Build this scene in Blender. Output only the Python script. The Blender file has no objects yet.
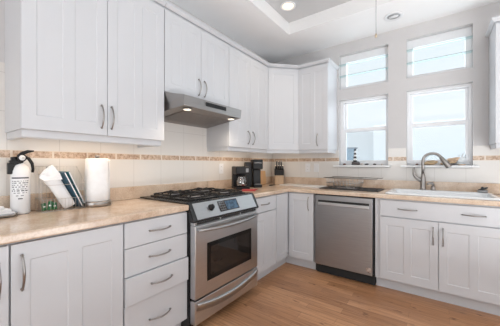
import bpy, bmesh, math, random
from mathutils import Vector, Matrix
PI = math.pi
random.seed(4)
scn = bpy.context.scene
COL = scn.collection

# ------------------------------------------------------------------ camera
cam_d = bpy.data.cameras.new('camera')
cam = bpy.data.objects.new('camera', cam_d)
COL.objects.link(cam)
cam.location = (2.0829, -3.3073, 1.2061)
cam.rotation_euler = (PI / 2, 0, 0.6105)
cam_d.sensor_width = 36.0
cam_d.lens = 254.54 * 36 / 500
cam_d.shift_x = -9.39 / 500
cam_d.shift_y = 1.24 / 500
cam_d.clip_start = 0.02
scn.camera = cam

# ------------------------------------------------------------------ world
w = bpy.data.worlds.new('sky')
scn.world = w
w.use_nodes = True
nt = w.node_tree
nt.nodes.clear()
wo = nt.nodes.new('ShaderNodeOutputWorld')
bg = nt.nodes.new('ShaderNodeBackground')
tc = nt.nodes.new('ShaderNodeTexCoord')
sx = nt.nodes.new('ShaderNodeSeparateXYZ')
cr = nt.nodes.new('ShaderNodeValToRGB')
nt.links.new(tc.outputs['Generated'], sx.inputs[0])
nt.links.new(sx.outputs['Z'], cr.inputs[0])
nt.links.new(cr.outputs[0], bg.inputs['Color'])
nt.links.new(bg.outputs[0], wo.inputs['Surface'])
cr.color_ramp.elements[0].position = 0.0
cr.color_ramp.elements[0].color = (0.82, 0.91, 0.965, 1)
cr.color_ramp.elements[1].position = 0.16
cr.color_ramp.elements[1].color = (0.905, 0.955, 0.985, 1)
e = cr.color_ramp.elements.new(0.5)
e.color = (0.84, 0.93, 0.97, 1)
bg.inputs['Strength'].default_value = 1.17

# ------------------------------------------------------------------ lights
def area(name, loc, rot, sx_, sy_, power, color):
    d = bpy.data.lights.new(name, 'AREA')
    d.shape = 'RECTANGLE'
    d.size, d.size_y = sx_, sy_
    d.energy = power
    d.color = color
    o = bpy.data.objects.new(name, d)
    o.location = loc
    o.rotation_euler = rot
    COL.objects.link(o)
    return o

# added area fills standing in for daylight from behind and from the right
area('rear_fill', (1.7, -6.35, 1.55), (PI / 2, 0, 0), 3.0, 2.1, 54, (0.90, 0.96, 1.0))
area('side_fill', (5.05, -3.6, 1.6), (PI / 2, 0, PI / 2), 3.6, 2.0, 15, (0.82, 0.92, 1.0))
# low uplight added out of view right of the camera to brighten the ceiling
area('ceiling_fill', (3.8, -2.7, 0.35), (PI, 0, 0), 2.0, 2.4, 150, (0.91, 0.965, 1.0))
# sky light falling in through the two window columns over the sink
area('window_daylight', (1.34, 0.35, 1.95), (-PI / 2, 0, 0), 0.6, 1.5, 8, (0.86, 0.94, 1.0))
area('window_daylight', (2.085, 0.35, 1.95), (-PI / 2, 0, 0), 0.6, 1.5, 8, (0.86, 0.94, 1.0))

scn.view_settings.view_transform = 'Standard'
scn.view_settings.look = 'None'
scn.view_settings.exposure = -0.12
scn.view_settings.gamma = 1.0
scn.view_settings.use_curve_mapping = False

# ------------------------------------------------------------------ materials
def new_mat(name):
    m = bpy.data.materials.new(name)
    m.use_nodes = True
    return m, m.node_tree, m.node_tree.nodes['Principled BSDF']

def pmat(name, col, rough=0.5, metal=0.0, noise=0.0, scale=20.0, bump=0.0, coat=0.0, stretch=None, spec=0.5):
    m, t, b = new_mat(name)
    b.inputs['Base Color'].default_value = (*col, 1)
    b.inputs['Roughness'].default_value = rough
    b.inputs['Metallic'].default_value = metal
    b.inputs['Specular IOR Level'].default_value = spec
    if coat:
        b.inputs['Coat Weight'].default_value = coat
    c = t.nodes.new('ShaderNodeTexCoord')
    mp = t.nodes.new('ShaderNodeMapping')
    n = t.nodes.new('ShaderNodeTexNoise')
    n.inputs['Scale'].default_value = scale
    n.inputs['Detail'].default_value = 4
    if stretch:
        mp.inputs['Scale'].default_value = stretch
    t.links.new(c.outputs['Object'], mp.inputs[0])
    t.links.new(mp.outputs[0], n.inputs['Vector'])
    if noise > 0:
        r = t.nodes.new('ShaderNodeValToRGB')
        r.color_ramp.elements[0].position = 0.3
        r.color_ramp.elements[1].position = 0.7
        r.color_ramp.elements[0].color = (*[max(0, v * (1 - noise)) for v in col], 1)
        r.color_ramp.elements[1].color = (*[min(1, v * (1 + noise)) for v in col], 1)
        t.links.new(n.outputs['Fac'], r.inputs[0])
        t.links.new(r.outputs[0], b.inputs['Base Color'])
    if bump > 0:
        bp = t.nodes.new('ShaderNodeBump')
        bp.inputs['Strength'].default_value = bump
        bp.inputs['Distance'].default_value = 0.002
        t.links.new(n.outputs['Fac'], bp.inputs['Height'])
        t.links.new(bp.outputs[0], b.inputs['Normal'])
    return m

def emis(name, col, strength):
    m, t, b = new_mat(name)
    b.inputs['Base Color'].default_value = (*col, 1)
    b.inputs['Emission Color'].default_value = (*col, 1)
    b.inputs['Emission Strength'].default_value = strength
    return m

def math_node(t, op, a=None, b=None, c=None):
    n = t.nodes.new('ShaderNodeMath')
    n.operation = op
    for i, v in enumerate((a, b, c)):
        if v is None:
            continue
        if isinstance(v, (int, float)):
            n.inputs[i].default_value = v
        else:
            t.links.new(v, n.inputs[i])
    return n.outputs[0]

def mixc(t, fac, a, b):
    n = t.nodes.new('ShaderNodeMix')
    n.data_type = 'RGBA'
    for s, v in ((n.inputs[0], fac), (n.inputs[6], a), (n.inputs[7], b)):
        if isinstance(v, tuple):
            s.default_value = (*v, 1)
        elif isinstance(v, (int, float)):
            s.default_value = v
        else:
            t.links.new(v, s)
    return n.outputs[2]

def tile_mat(name, axis, spacing, off, seg_off):
    """off-white wall tile, 0.25 m grid, with a row of mottled tan accent tiles"""
    m, t, b = new_mat(name)
    c = t.nodes.new('ShaderNodeTexCoord')
    s = t.nodes.new('ShaderNodeSeparateXYZ')
    t.links.new(c.outputs['Object'], s.inputs[0])
    u, z = s.outputs[axis], s.outputs[2]
    def joint(v, sp, o, wd):
        f = math_node(t, 'FRACT', math_node(t, 'DIVIDE', math_node(t, 'SUBTRACT', v, o - 100 * sp), sp))
        return math_node(t, 'LESS_THAN', f, wd / sp)
    vj = joint(u, spacing, off - 0.0015, 0.003)
    band = math_node(t, 'MULTIPLY', math_node(t, 'GREATER_THAN', z, 1.247), math_node(t, 'LESS_THAN', z, 1.288))
    zl = math_node(t, 'MULTIPLY', math_node(t, 'GREATER_THAN', z, 1.243), math_node(t, 'LESS_THAN', z, 1.292))
    hj = math_node(t, 'MULTIPLY', joint(z, 0.226, 1.29, 0.003), math_node(t, 'GREATER_THAN', z, 1.30))
    sj = joint(u, 0.2007, seg_off - 0.006, 0.012)
    n = t.nodes.new('ShaderNodeTexNoise')
    n.inputs['Scale'].default_value = 60
    n.inputs['Detail'].default_value = 6
    n.inputs['Roughness'].default_value = 0.7
    t.links.new(c.outputs['Object'], n.inputs['Vector'])
    r = t.nodes.new('ShaderNodeValToRGB')
    r.color_ramp.elements[0].position = 0.36
    r.color_ramp.elements[0].color = (0.36, 0.235, 0.16, 1)
    r.color_ramp.elements[1].position = 0.62
    r.color_ramp.elements[1].color = (0.72, 0.56, 0.43, 1)
    t.links.new(n.outputs['Fac'], r.inputs[0])
    grout = math_node(t, 'MAXIMUM', vj, hj)
    base = mixc(t, grout, (0.755, 0.725, 0.69), (0.60, 0.565, 0.53))
    base = mixc(t, zl, base, (0.77, 0.68, 0.58))
    bf = math_node(t, 'MULTIPLY', band, math_node(t, 'SUBTRACT', 1.0, sj))
    base = mixc(t, bf, base, r.outputs[0])
    t.links.new(base, b.inputs['Base Color'])
    b.inputs['Roughness'].default_value = 0.22
    return m

def granite_mat():
    m, t, b = new_mat('peach_granite')
    c = t.nodes.new('ShaderNodeTexCoord')
    n1 = t.nodes.new('ShaderNodeTexNoise')
    n1.inputs['Scale'].default_value = 7
    n1.inputs['Detail'].default_value = 8
    n1.inputs['Roughness'].default_value = 0.65
    n2 = t.nodes.new('ShaderNodeTexNoise')
    n2.inputs['Scale'].default_value = 110
    n2.inputs['Detail'].default_value = 3
    for n in (n1, n2):
        t.links.new(c.outputs['Object'], n.inputs['Vector'])
    r1 = t.nodes.new('ShaderNodeValToRGB')
    els = r1.color_ramp.elements
    els[0].position, els[0].color = 0.32, (0.56, 0.40, 0.285, 1)
    els[1].position, els[1].color = 0.66, (0.77, 0.635, 0.51, 1)
    e = els.new(0.5)
    e.color = (0.70, 0.55, 0.425, 1)
    t.links.new(n1.outputs['Fac'], r1.inputs[0])
    r2 = t.nodes.new('ShaderNodeValToRGB')
    r2.color_ramp.elements[0].position, r2.color_ramp.elements[0].color = 0.34, (0.84, 0.81, 0.78, 1)
    r2.color_ramp.elements[1].position, r2.color_ramp.elements[1].color = 0.56, (1, 1, 1, 1)
    t.links.new(n2.outputs['Fac'], r2.inputs[0])
    mx = t.nodes.new('ShaderNodeMix')
    mx.data_type = 'RGBA'
    mx.blend_type = 'MULTIPLY'
    mx.inputs[0].default_value = 0.8
    t.links.new(r1.outputs[0], mx.inputs[6])
    t.links.new(r2.outputs[0], mx.inputs[7])
    t.links.new(mx.outputs[2], b.inputs['Base Color'])
    b.inputs['Roughness'].default_value = 0.13
    return m

def floor_mat():
    m, t, b = new_mat('oak_strip_floor')
    c = t.nodes.new('ShaderNodeTexCoord')
    br = t.nodes.new('ShaderNodeTexBrick')
    br.offset = 0.37
    br.offset_frequency = 2
    br.inputs['Scale'].default_value = 1.0
    br.inputs['Brick Width'].default_value = 0.72
    br.inputs['Row Height'].default_value = 0.083
    br.inputs['Mortar Size'].default_value = 0.0011
    br.inputs['Mortar Smooth'].default_value = 0.3
    br.inputs['Bias'].default_value = 0.0
    br.inputs['Color1'].default_value = (0.41, 0.207, 0.104, 1)
    br.inputs['Color2'].default_value = (0.585, 0.32, 0.172, 1)
    br.inputs['Mortar'].default_value = (0.24, 0.12, 0.06, 1)
    t.links.new(c.outputs['Object'], br.inputs['Vector'])
    mp = t.nodes.new('ShaderNodeMapping')
    mp.inputs['Scale'].default_value = (1.4, 34, 1)
    n = t.nodes.new('ShaderNodeTexNoise')
    n.inputs['Scale'].default_value = 2.2
    n.inputs['Detail'].default_value = 7
    n.inputs['Roughness'].default_value = 0.62
    t.links.new(c.outputs['Object'], mp.inputs[0])
    t.links.new(mp.outputs[0], n.inputs['Vector'])
    r = t.nodes.new('ShaderNodeValToRGB')
    r.color_ramp.elements[0].position, r.color_ramp.elements[0].color = 0.32, (0.64, 0.58, 0.53, 1)
    r.color_ramp.elements[1].position, r.color_ramp.elements[1].color = 0.66, (1.12, 1.1, 1.08, 1)
    t.links.new(n.outputs['Fac'], r.inputs[0])
    mx = t.nodes.new('ShaderNodeMix')
    mx.data_type = 'RGBA'
    mx.blend_type = 'MULTIPLY'
    mx.inputs[0].default_value = 1.0
    t.links.new(br.outputs['Color'], mx.inputs[6])
    t.links.new(r.outputs[0], mx.inputs[7])
    # small dark knots
    n3 = t.nodes.new('ShaderNodeTexNoise')
    n3.inputs['Scale'].default_value = 9
    mp3 = t.nodes.new('ShaderNodeMapping')
    mp3.inputs['Scale'].default_value = (1, 2.4, 1)
    t.links.new(c.outputs['Object'], mp3.inputs[0])
    t.links.new(mp3.outputs[0], n3.inputs['Vector'])
    r3 = t.nodes.new('ShaderNodeValToRGB')
    r3.color_ramp.elements[0].position, r3.color_ramp.elements[0].color = 0.27, (0.45, 0.4, 0.36, 1)
    r3.color_ramp.elements[1].position, r3.color_ramp.elements[1].color = 0.36, (1, 1, 1, 1)
    t.links.new(n3.outputs['Fac'], r3.inputs[0])
    mx2 = t.nodes.new('ShaderNodeMix')
    mx2.data_type = 'RGBA'
    mx2.blend_type = 'MULTIPLY'
    mx2.inputs[0].default_value = 1.0
    t.links.new(mx.outputs[2], mx2.inputs[6])
    t.links.new(r3.outputs[0], mx2.inputs[7])
    t.links.new(mx2.outputs[2], b.inputs['Base Color'])
    b.inputs['Roughness'].default_value = 0.3
    bp = t.nodes.new('ShaderNodeBump')
    bp.inputs['Strength'].default_value = 0.12
    bp.inputs['Distance'].default_value = 0.002
    t.links.new(n.outputs['Fac'], bp.inputs['Height'])
    t.links.new(bp.outputs[0], b.inputs['Normal'])
    return m

def thin_glass(name, tint, refl=0.08):
    m = bpy.data.materials.new(name)
    m.use_nodes = True
    t = m.node_tree
    t.nodes.clear()
    o = t.nodes.new('ShaderNodeOutputMaterial')
    mx = t.nodes.new('ShaderNodeMixShader')
    tr = t.nodes.new('ShaderNodeBsdfTransparent')
    gl = t.nodes.new('ShaderNodeBsdfGlossy')
    tr.inputs[0].default_value = (*tint, 1)
    gl.inputs['Roughness'].default_value = 0.03
    mx.inputs[0].default_value = refl
    t.links.new(tr.outputs[0], mx.inputs[1])
    t.links.new(gl.outputs[0], mx.inputs[2])
    t.links.new(mx.outputs[0], o.inputs['Surface'])
    return m

def screen_mat():
    m = bpy.data.materials.new('insect_screen')
    m.use_nodes = True
    t = m.node_tree
    t.nodes.clear()
    o = t.nodes.new('ShaderNodeOutputMaterial')
    mx = t.nodes.new('ShaderNodeMixShader')
    tr = t.nodes.new('ShaderNodeBsdfTransparent')
    df = t.nodes.new('ShaderNodeBsdfDiffuse')
    df.inputs[0].default_value = (0.30, 0.36, 0.42, 1)
    mx.inputs[0].default_value = 0.14
    t.links.new(tr.outputs[0], mx.inputs[1])
    t.links.new(df.outputs[0], mx.inputs[2])
    t.links.new(mx.outputs[0], o.inputs['Surface'])
    return m

M = dict(
    cab=pmat('white_cabinet_paint', (0.61, 0.618, 0.64), 0.38, noise=0.012, scale=3),
    wall=pmat('wall_paint', (0.61, 0.595, 0.592), 0.7, noise=0.015, scale=6, bump=0.04),
    ceil=pmat('ceiling_paint', (0.91, 0.905, 0.905), 0.85, noise=0.01, scale=5),
    trayp=pmat('grey_tray_paint', (0.60, 0.60, 0.605), 0.85, noise=0.01, scale=5),
    trayw=pmat('tray_trim_paint', (0.86, 0.855, 0.85), 0.6),
    vinyl=pmat('white_window_vinyl', (0.83, 0.835, 0.85), 0.4, noise=0.01),
    sill=pmat('white_sill', (0.82, 0.82, 0.82), 0.35, noise=0.01),
    tileL=tile_mat('tile_side', 1, 0.2545, -1.914, -2.110),
    tileB=tile_mat('tile_back', 0, 0.2605, 1.276, 0.658),
    granite=granite_mat(), floor=floor_mat(),
    steel=pmat('brushed_stainless', (0.57, 0.58, 0.59), 0.32, 1.0, noise=0.05, scale=6, stretch=(1, 40, 40)),
    steelp=pmat('bright_stainless_panel', (0.40, 0.40, 0.405), 0.36, 1.0, noise=0.04, scale=6, stretch=(1, 40, 40)),
    steeld=pmat('dark_stainless', (0.37, 0.375, 0.385), 0.33, 1.0, noise=0.06, scale=6, stretch=(1, 1, 30)),
    hoodu=pmat('hood_underside_steel', (0.30, 0.27, 0.25), 0.38, 1.0, noise=0.05, scale=8, stretch=(1, 30, 1)),
    hoods=pmat('hood_stainless', (0.34, 0.325, 0.315), 0.34, 1.0, noise=0.05, scale=6, stretch=(1, 40, 40)),
    nickel=pmat('brushed_nickel', (0.34, 0.32, 0.305), 0.28, 1.0, noise=0.03),
    chrome=pmat('polished_chrome', (0.75, 0.75, 0.76), 0.12, 1.0),
    black=pmat('black_enamel', (0.014, 0.014, 0.015), 0.25, noise=0.1),
    blackm=pmat('black_plastic', (0.010, 0.010, 0.011), 0.42, noise=0.15, spec=0.3),
    iron=pmat('cast_iron', (0.010, 0.010, 0.011), 0.5, noise=0.25, bump=0.2, scale=120, spec=0.35),
    glassb=pmat('black_oven_glass', (0.022, 0.018, 0.016), 0.05, noise=0.1),
    lcd=pmat('display_sky_reflection', (0.05, 0.10, 0.16), 0.12, noise=0.6, scale=40),  # mirrored sky painted as a blue base colour on the display
    grey=pmat('grey_plastic', (0.30, 0.30, 0.31), 0.4, noise=0.05),
    keys=pmat('keypad_grey', (0.12, 0.12, 0.125), 0.4, noise=0.05),
    glosb=pmat('black_glass_border', (0.008, 0.008, 0.008), 0.12, noise=0.1, spec=0.25),
    lgrey=pmat('light_grey_plastic', (0.48, 0.48, 0.49), 0.5, noise=0.05),
    white=pmat('white_plastic', (0.82, 0.82, 0.83), 0.35, noise=0.01),
    enamel=pmat('white_enamel', (0.85, 0.86, 0.87), 0.15, noise=0.01),
    paper=pmat('white_paper', (0.86, 0.86, 0.87), 0.9, noise=0.03, scale=30, bump=0.2),
    cloth=pmat('white_cloth', (0.84, 0.84, 0.85), 0.95, noise=0.04, scale=60, bump=0.5),
    dark=pmat('dark_gap', (0.02, 0.02, 0.02), 0.8),
    board=pmat('bamboo', (0.62, 0.40, 0.215), 0.45, noise=0.12, scale=8, stretch=(1, 20, 1)),
    blockw=pmat('knife_block_wood', (0.60, 0.42, 0.26), 0.5, noise=0.12, scale=8, stretch=(14, 14, 1)),
    cream=pmat('white_cutting_board', (0.80, 0.77, 0.73), 0.5, noise=0.03),
    mat_=pmat('dark_rubber_mat', (0.045, 0.038, 0.036), 0.6, noise=0.2, scale=60, bump=0.4),
    red=pmat('red_fabric', (0.42, 0.05, 0.05), 0.9, noise=0.2, scale=80, bump=0.5),
    teal=pmat('teal_cover', (0.03, 0.16, 0.20), 0.35, noise=0.3, scale=25),
    navy=pmat('navy_cover', (0.03, 0.09, 0.14), 0.35, noise=0.3, scale=25),
    green=pmat('green_print', (0.03, 0.16, 0.06), 0.4, noise=0.6, scale=60),
    wire=pmat('thin_steel_wire', (0.60, 0.575, 0.555), 0.35, 1.0),
    stone=pmat('dark_stone', (0.07, 0.06, 0.06), 0.7, noise=0.4, scale=50, bump=0.4),
    rstone=pmat('brown_stone', (0.20, 0.12, 0.10), 0.7, noise=0.4, scale=50, bump=0.4),
    lstone=pmat('pale_stone', (0.55, 0.50, 0.46), 0.7, noise=0.3, scale=50, bump=0.4),
    shell=pmat('tan_shell', (0.52, 0.37, 0.25), 0.6, noise=0.4, scale=30, bump=0.5),
    drift=pmat('tan_driftwood', (0.50, 0.36, 0.22), 0.7, noise=0.35, scale=20, stretch=(1, 8, 8), bump=0.6),
    coral=pmat('white_coral', (0.74, 0.78, 0.80), 0.5, noise=0.2, scale=40, bump=0.6),
    brass=pmat('brass', (0.66, 0.54, 0.40), 0.3, 1.0),
    ink=pmat('label_ink', (0.07, 0.075, 0.09), 0.7),
    amber=pmat('sticker_amber', (0.42, 0.33, 0.28), 0.5, noise=0.4, scale=80),
    bulb=emis('warm_bulb', (1.0, 0.81, 0.62), 1.02),
    lampface=emis('warm_lamp_face', (1.0, 0.86, 0.66), 1.8),
    house=pmat('blue_grey_siding', (0.36, 0.49, 0.60), 0.8, noise=0.06, scale=3),
    roofm=pmat('grey_roof', (0.33, 0.36, 0.40), 0.8, noise=0.1),
    pane=thin_glass('window_glass', (0.97, 0.99, 1.0), 0.05),
    shelfg=thin_glass('green_tinted_shelf_glass', (0.88, 0.96, 0.96), 0.07),
    edgeg=pmat('green_glass_edge', (0.40, 0.51, 0.52), 0.1),
    carafe=thin_glass('carafe_glass', (0.75, 0.72, 0.70), 0.28),
    screen=screen_mat(),
)

# ------------------------------------------------------------------ mesh helpers
class MB:
    def __init__(self):
        self.bm = bmesh.new()

    def poly(self, pts, faces, smooth=False):
        vs = [self.bm.verts.new(p) for p in pts]
        for f in faces:
            try:
                fa = self.bm.faces.new([vs[i] for i in f])
                fa.smooth = smooth
            except ValueError:
                pass
        return vs

    def box(self, x0, x1, y0, y1, z0, z1, M_=None, bev=0.0, seg=2):
        x0, x1 = sorted((x0, x1)); y0, y1 = sorted((y0, y1)); z0, z1 = sorted((z0, z1))
        p = [(x0, y0, z0), (x1, y0, z0), (x1, y1, z0), (x0, y1, z0), (x0, y0, z1), (x1, y0, z1), (x1, y1, z1), (x0, y1, z1)]
        f = [(3, 2, 1, 0), (4, 5, 6, 7), (0, 1, 5, 4), (1, 2, 6, 5), (2, 3, 7, 6), (3, 0, 4, 7)]
        if M_:
            p = [M_ @ Vector(q) for q in p]
        vs = self.poly(p, f)
        if bev > 0:
            es = list({e for v in vs for e in v.link_edges})
            bmesh.ops.bevel(self.bm, geom=es, offset=bev, segments=seg, affect='EDGES', profile=0.5)
        return self

    def prism(self, pts, axis, a, b, M_=None):
        """polygon of 2-D points extruded along axis 0/1/2 from a to b"""
        n = len(pts)
        def mk(p, c):
            q = {0: (c, p[0], p[1]), 1: (p[0], c, p[1]), 2: (p[0], p[1], c)}[axis]
            return M_ @ Vector(q) if M_ else q
        P = [mk(p, a) for p in pts] + [mk(p, b) for p in pts]
        F = [tuple(range(n - 1, -1, -1)), tuple(range(n, 2 * n))] + [(i, (i + 1) % n, n + (i + 1) % n, n + i) for i in range(n)]
        self.poly(P, F)
        bmesh.ops.recalc_face_normals(self.bm, faces=self.bm.faces)
        return self

    def rings(self, R, closed=True, caps=True, smooth=True):
        n = len(R[0])
        vs = [[self.bm.verts.new(p) for p in r] for r in R]
        for i in range(len(R) - 1):
            for j in range(n if closed else n - 1):
                k = (j + 1) % n
                try:
                    f = self.bm.faces.new((vs[i][j], vs[i][k], vs[i + 1][k], vs[i + 1][j]))
                    f.smooth = smooth
                except ValueError:
                    pass
        if caps:
            for r in (vs[0][::-1], vs[-1]):
                try:
                    self.bm.faces.new(r)
                except ValueError:
                    pass
        return self

    def lathe(self, prof, cx=0, cy=0, n=28, M_=None, sx=1, sy=1):
        R = []
        for r, z in prof:
            ring = []
            for k in range(n):
                a = 2 * PI * k / n
                p = Vector((cx + sx * r * math.cos(a), cy + sy * r * math.sin(a), z))
                ring.append(M_ @ p if M_ else p)
            R.append(ring)
        return self.rings(R)

    def tube(self, pts, r, n=8, caps=True, flat=1.0, up=None):
        pts = [Vector(p) for p in pts]
        rs = r if isinstance(r, (list, tuple)) else [r] * len(pts)
        R = []
        ref = None
        for i, p in enumerate(pts):
            a = pts[max(i - 1, 0)]
            b = pts[min(i + 1, len(pts) - 1)]
            t = (b - a).normalized()
            if ref is None:
                ref = Vector(up) if up else (Vector((0, 0, 1)) if abs(t.z) < 0.9 else Vector((1, 0, 0)))
            x = (ref - t * ref.dot(t)).normalized()
            ref = x
            y = t.cross(x)
            R.append([p + x * (rs[i] * flat * math.cos(2 * PI * k / n)) + y * (rs[i] * math.sin(2 * PI * k / n)) for k in range(n)])
        return self.rings(R, caps=caps)

    def sweep(self, path, prof):
        """mitred sweep of prof [(outward, z)] along an open 2-D path, outward = right of travel"""
        P = [Vector(p) for p in path]
        def nrm(a, b):
            d = (b - a).normalized()
            return Vector((d.y, -d.x))
        R = []
        for i, p in enumerate(P):
            if i == 0:
                m = nrm(P[0], P[1])
            elif i == len(P) - 1:
                m = nrm(P[-2], P[-1])
            else:
                n1, n2 = nrm(P[i - 1], p), nrm(p, P[i + 1])
                m = (n1 + n2) / (1 + n1.dot(n2))
            R.append([(p.x + m.x * o, p.y + m.y * o, z) for o, z in prof])
        self.rings(R, smooth=False)
        bmesh.ops.recalc_face_normals(self.bm, faces=self.bm.faces)
        return self

    def blob(self, c, r, seed=0, amp=0.15, sub=3):
        rnd = random.Random(seed)
        ret = bmesh.ops.create_icosphere(self.bm, subdivisions=sub, radius=1.0)
        ph = [(Vector((rnd.uniform(-1, 1), rnd.uniform(-1, 1), rnd.uniform(-1, 1))) * 3, rnd.uniform(0, 6)) for _ in range(5)]
        for v in ret['verts']:
            d = v.co.copy()
            s = 1 + amp * sum(math.sin(k.dot(d) + q) for k, q in ph) / 2.5
            v.co = Vector((c[0] + d.x * r[0] * s, c[1] + d.y * r[1] * s, c[2] + d.z * r[2] * s))
            for f in v.link_faces:
                f.smooth = True
        return self

    def build(self, name, mat, parent=None, bevel=0.0, loc=None):
        me = bpy.data.meshes.new(name)
        self.bm.to_mesh(me)
        self.bm.free()
        me.materials.append(M[mat] if isinstance(mat, str) else mat)
        o = bpy.data.objects.new(name, me)
        COL.objects.link(o)
        if parent is not None:
            o.parent = parent
        if loc:
            o.location = loc
        if bevel > 0:
            b = o.modifiers.new('bevel', 'BEVEL')
            b.width = bevel
            b.segments = 2
            b.limit_method = 'ANGLE'
            b.angle_limit = math.radians(40)
        return o

def tag(o, label=None, cat=None, group=None, kind=None):
    if label: o['label'] = label
    if cat: o['category'] = cat
    if group: o['group'] = group
    if kind: o['kind'] = kind
    return o

def thing(name, label, cat, loc=(0, 0, 0), rz=0.0, group=None, kind=None):
    o = bpy.data.objects.new(name, None)
    o.empty_display_size = 0.1
    COL.objects.link(o)
    o.location = loc
    o.rotation_euler = (0, 0, rz)
    return tag(o, label, cat, group, kind)

def struct(o, label=None):
    o['kind'] = 'structure'
    if label: o['label'] = label
    return o

def copy_tree(o, loc, rz=None, label=None):
    c = o.copy()
    COL.objects.link(c)
    c.location = loc
    if rz is not None: c.rotation_euler = (0, 0, rz)
    if label: c['label'] = label
    for ch in list(o.children):
        d = ch.copy()
        COL.objects.link(d)
        d.parent = c
        for g in list(ch.children):
            e_ = g.copy()
            COL.objects.link(e_)
            e_.parent = d
    return c

def rrect(x0, x1, y0, y1, rad, z, n=6):
    P = []
    for cx, cy, a0 in ((x1 - rad, y1 - rad, 0), (x0 + rad, y1 - rad, 90), (x0 + rad, y0 + rad, 180), (x1 - rad, y0 + rad, 270)):
        for k in range(n + 1):
            a = math.radians(a0 + 90 * k / n)
            P.append((cx + rad * math.cos(a), cy + rad * math.sin(a), z))
    return P

def cells(mb, xs, ys, keep, z0, z1):
    """slab made of a grid of cells, with holes where keep() is false"""
    V = {}
    def v(i, j, z):
        k = (i, j, z)
        if k not in V: V[k] = mb.bm.verts.new((xs[i], ys[j], z))
        return V[k]
    nx, ny = len(xs) - 1, len(ys) - 1
    K = lambda i, j: 0 <= i < nx and 0 <= j < ny and keep(i, j)
    for i in range(nx):
        for j in range(ny):
            if not K(i, j): continue
            mb.bm.faces.new((v(i, j, z1), v(i + 1, j, z1), v(i + 1, j + 1, z1), v(i, j + 1, z1)))
            mb.bm.faces.new((v(i, j + 1, z0), v(i + 1, j + 1, z0), v(i + 1, j, z0), v(i, j, z0)))
            for (di, dj, a, b) in ((-1, 0, (i, j + 1), (i, j)), (1, 0, (i + 1, j), (i + 1, j + 1)), (0, -1, (i, j), (i + 1, j)), (0, 1, (i + 1, j + 1), (i, j + 1))):
                if not K(i + di, j + dj):
                    mb.bm.faces.new((v(*a, z0), v(*b, z0), v(*b, z1), v(*a, z1)))
    return mb

# ------------------------------------------------------------------ setting
CZ = 2.76           # ceiling height
RX, RY = 5.2, -6.6  # far right and rear walls
struct(MB().box(0, RX, RY, 0, -0.06, 0).build('floor', 'floor'))
# ceiling with a raised tray
mb = MB()
cells(mb, [-0.1, 0.615, 3.7, RX], [RY, -4.2, -0.598, 0.14], lambda i, j: not (i == 1 and j == 1), CZ, CZ + 0.30)
struct(mb.build('ceiling', 'ceil'))
struct(MB().box(0.615, 3.7, -4.2, -0.598, 2.9, 2.96).build('ceiling', 'trayp'), 'raised grey panel of the tray ceiling')
mb = MB()
t_ = 0.006
mb.box(0.6151, 0.615 + t_, -4.2, -0.598, CZ, 2.9)
mb.box(3.7 - t_, 3.6999, -4.2, -0.598, CZ, 2.9)
mb.box(0.615 + t_, 3.7 - t_, -0.598 - t_, -0.5981, CZ, 2.9)
mb.box(0.615 + t_, 3.7 - t_, -4.1999, -4.2 + t_, CZ, 2.9)
struct(mb.build('trim_1', 'trayw'), 'white band round the sides of the ceiling tray')
struct(MB().box(-0.12, 0, RY, 0.14, 0, CZ).build('wall_left', 'wall'))
struct(MB().box(RX, RX + 0.1, RY, 0.14, 0, CZ).build('wall_right', 'wall'))
struct(MB().box(-0.12, RX + 0.1, RY - 0.1, RY, 0, CZ).build('wall_rear', 'wall'))
# back wall with four window openings
W1, W2 = (1.035, 1.610), (1.797, 2.372)
ZL, ZU = (1.195, 2.035), (2.175, 2.615)
mb = MB()
xs = [0, W1[0], W1[1], W2[0], W2[1], RX]
zs = [0, ZL[0], ZL[1], ZU[0], ZU[1], CZ]
cells(mb, xs, zs, lambda i, j: not (i in (1, 3) and j in (1, 3)), 0, 0.14)
bmesh.ops.transform(mb.bm, matrix=Matrix(((1, 0, 0, 0), (0, 0, -1, 0.14), (0, 1, 0, 0), (0, 0, 0, 1))), verts=mb.bm.verts)
bmesh.ops.recalc_face_normals(mb.bm, faces=mb.bm.faces)
struct(mb.build('wall_back', 'wall'))

# tile behind the worktops
struct(MB().box(0.0, 0.008, RY + 1.6, 0, 0.90, 1.80).build('trim_2', 'tileL'), 'off white wall tile with tan accent row beside the range')
mb = MB()
xs = [0.008, W1[0], W1[1], W2[0], W2[1], 3.3]
cells(mb, xs, [0.90, 1.165, 1.39], lambda i, j: not (i in (1, 3) and j == 1), 0.0, 0.008)
bmesh.ops.transform(mb.bm, matrix=Matrix(((1, 0, 0, 0), (0, 0, -1, 0.0), (0, 1, 0, 0), (0, 0, 0, 1))), verts=mb.bm.verts)
bmesh.ops.recalc_face_normals(mb.bm, faces=mb.bm.faces)
struct(mb.build('trim_3', 'tileB'), 'off white wall tile with tan accent row below the windows')

def ring(mb, x0, x1, z0, z1, gx0, gx1, gz0, gz1, y0, y1, bev=0.003):
    """rectangular frame round a glass opening"""
    mb.box(x0, gx0, y0, y1, z0, z1, bev=bev)
    mb.box(gx1, x1, y0, y1, z0, z1, bev=bev)
    mb.box(gx0, gx1, y0, y1, z0, gz0, bev=bev)
    mb.box(gx0, gx1, y0, y1, gz1, z1, bev=bev)

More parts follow.
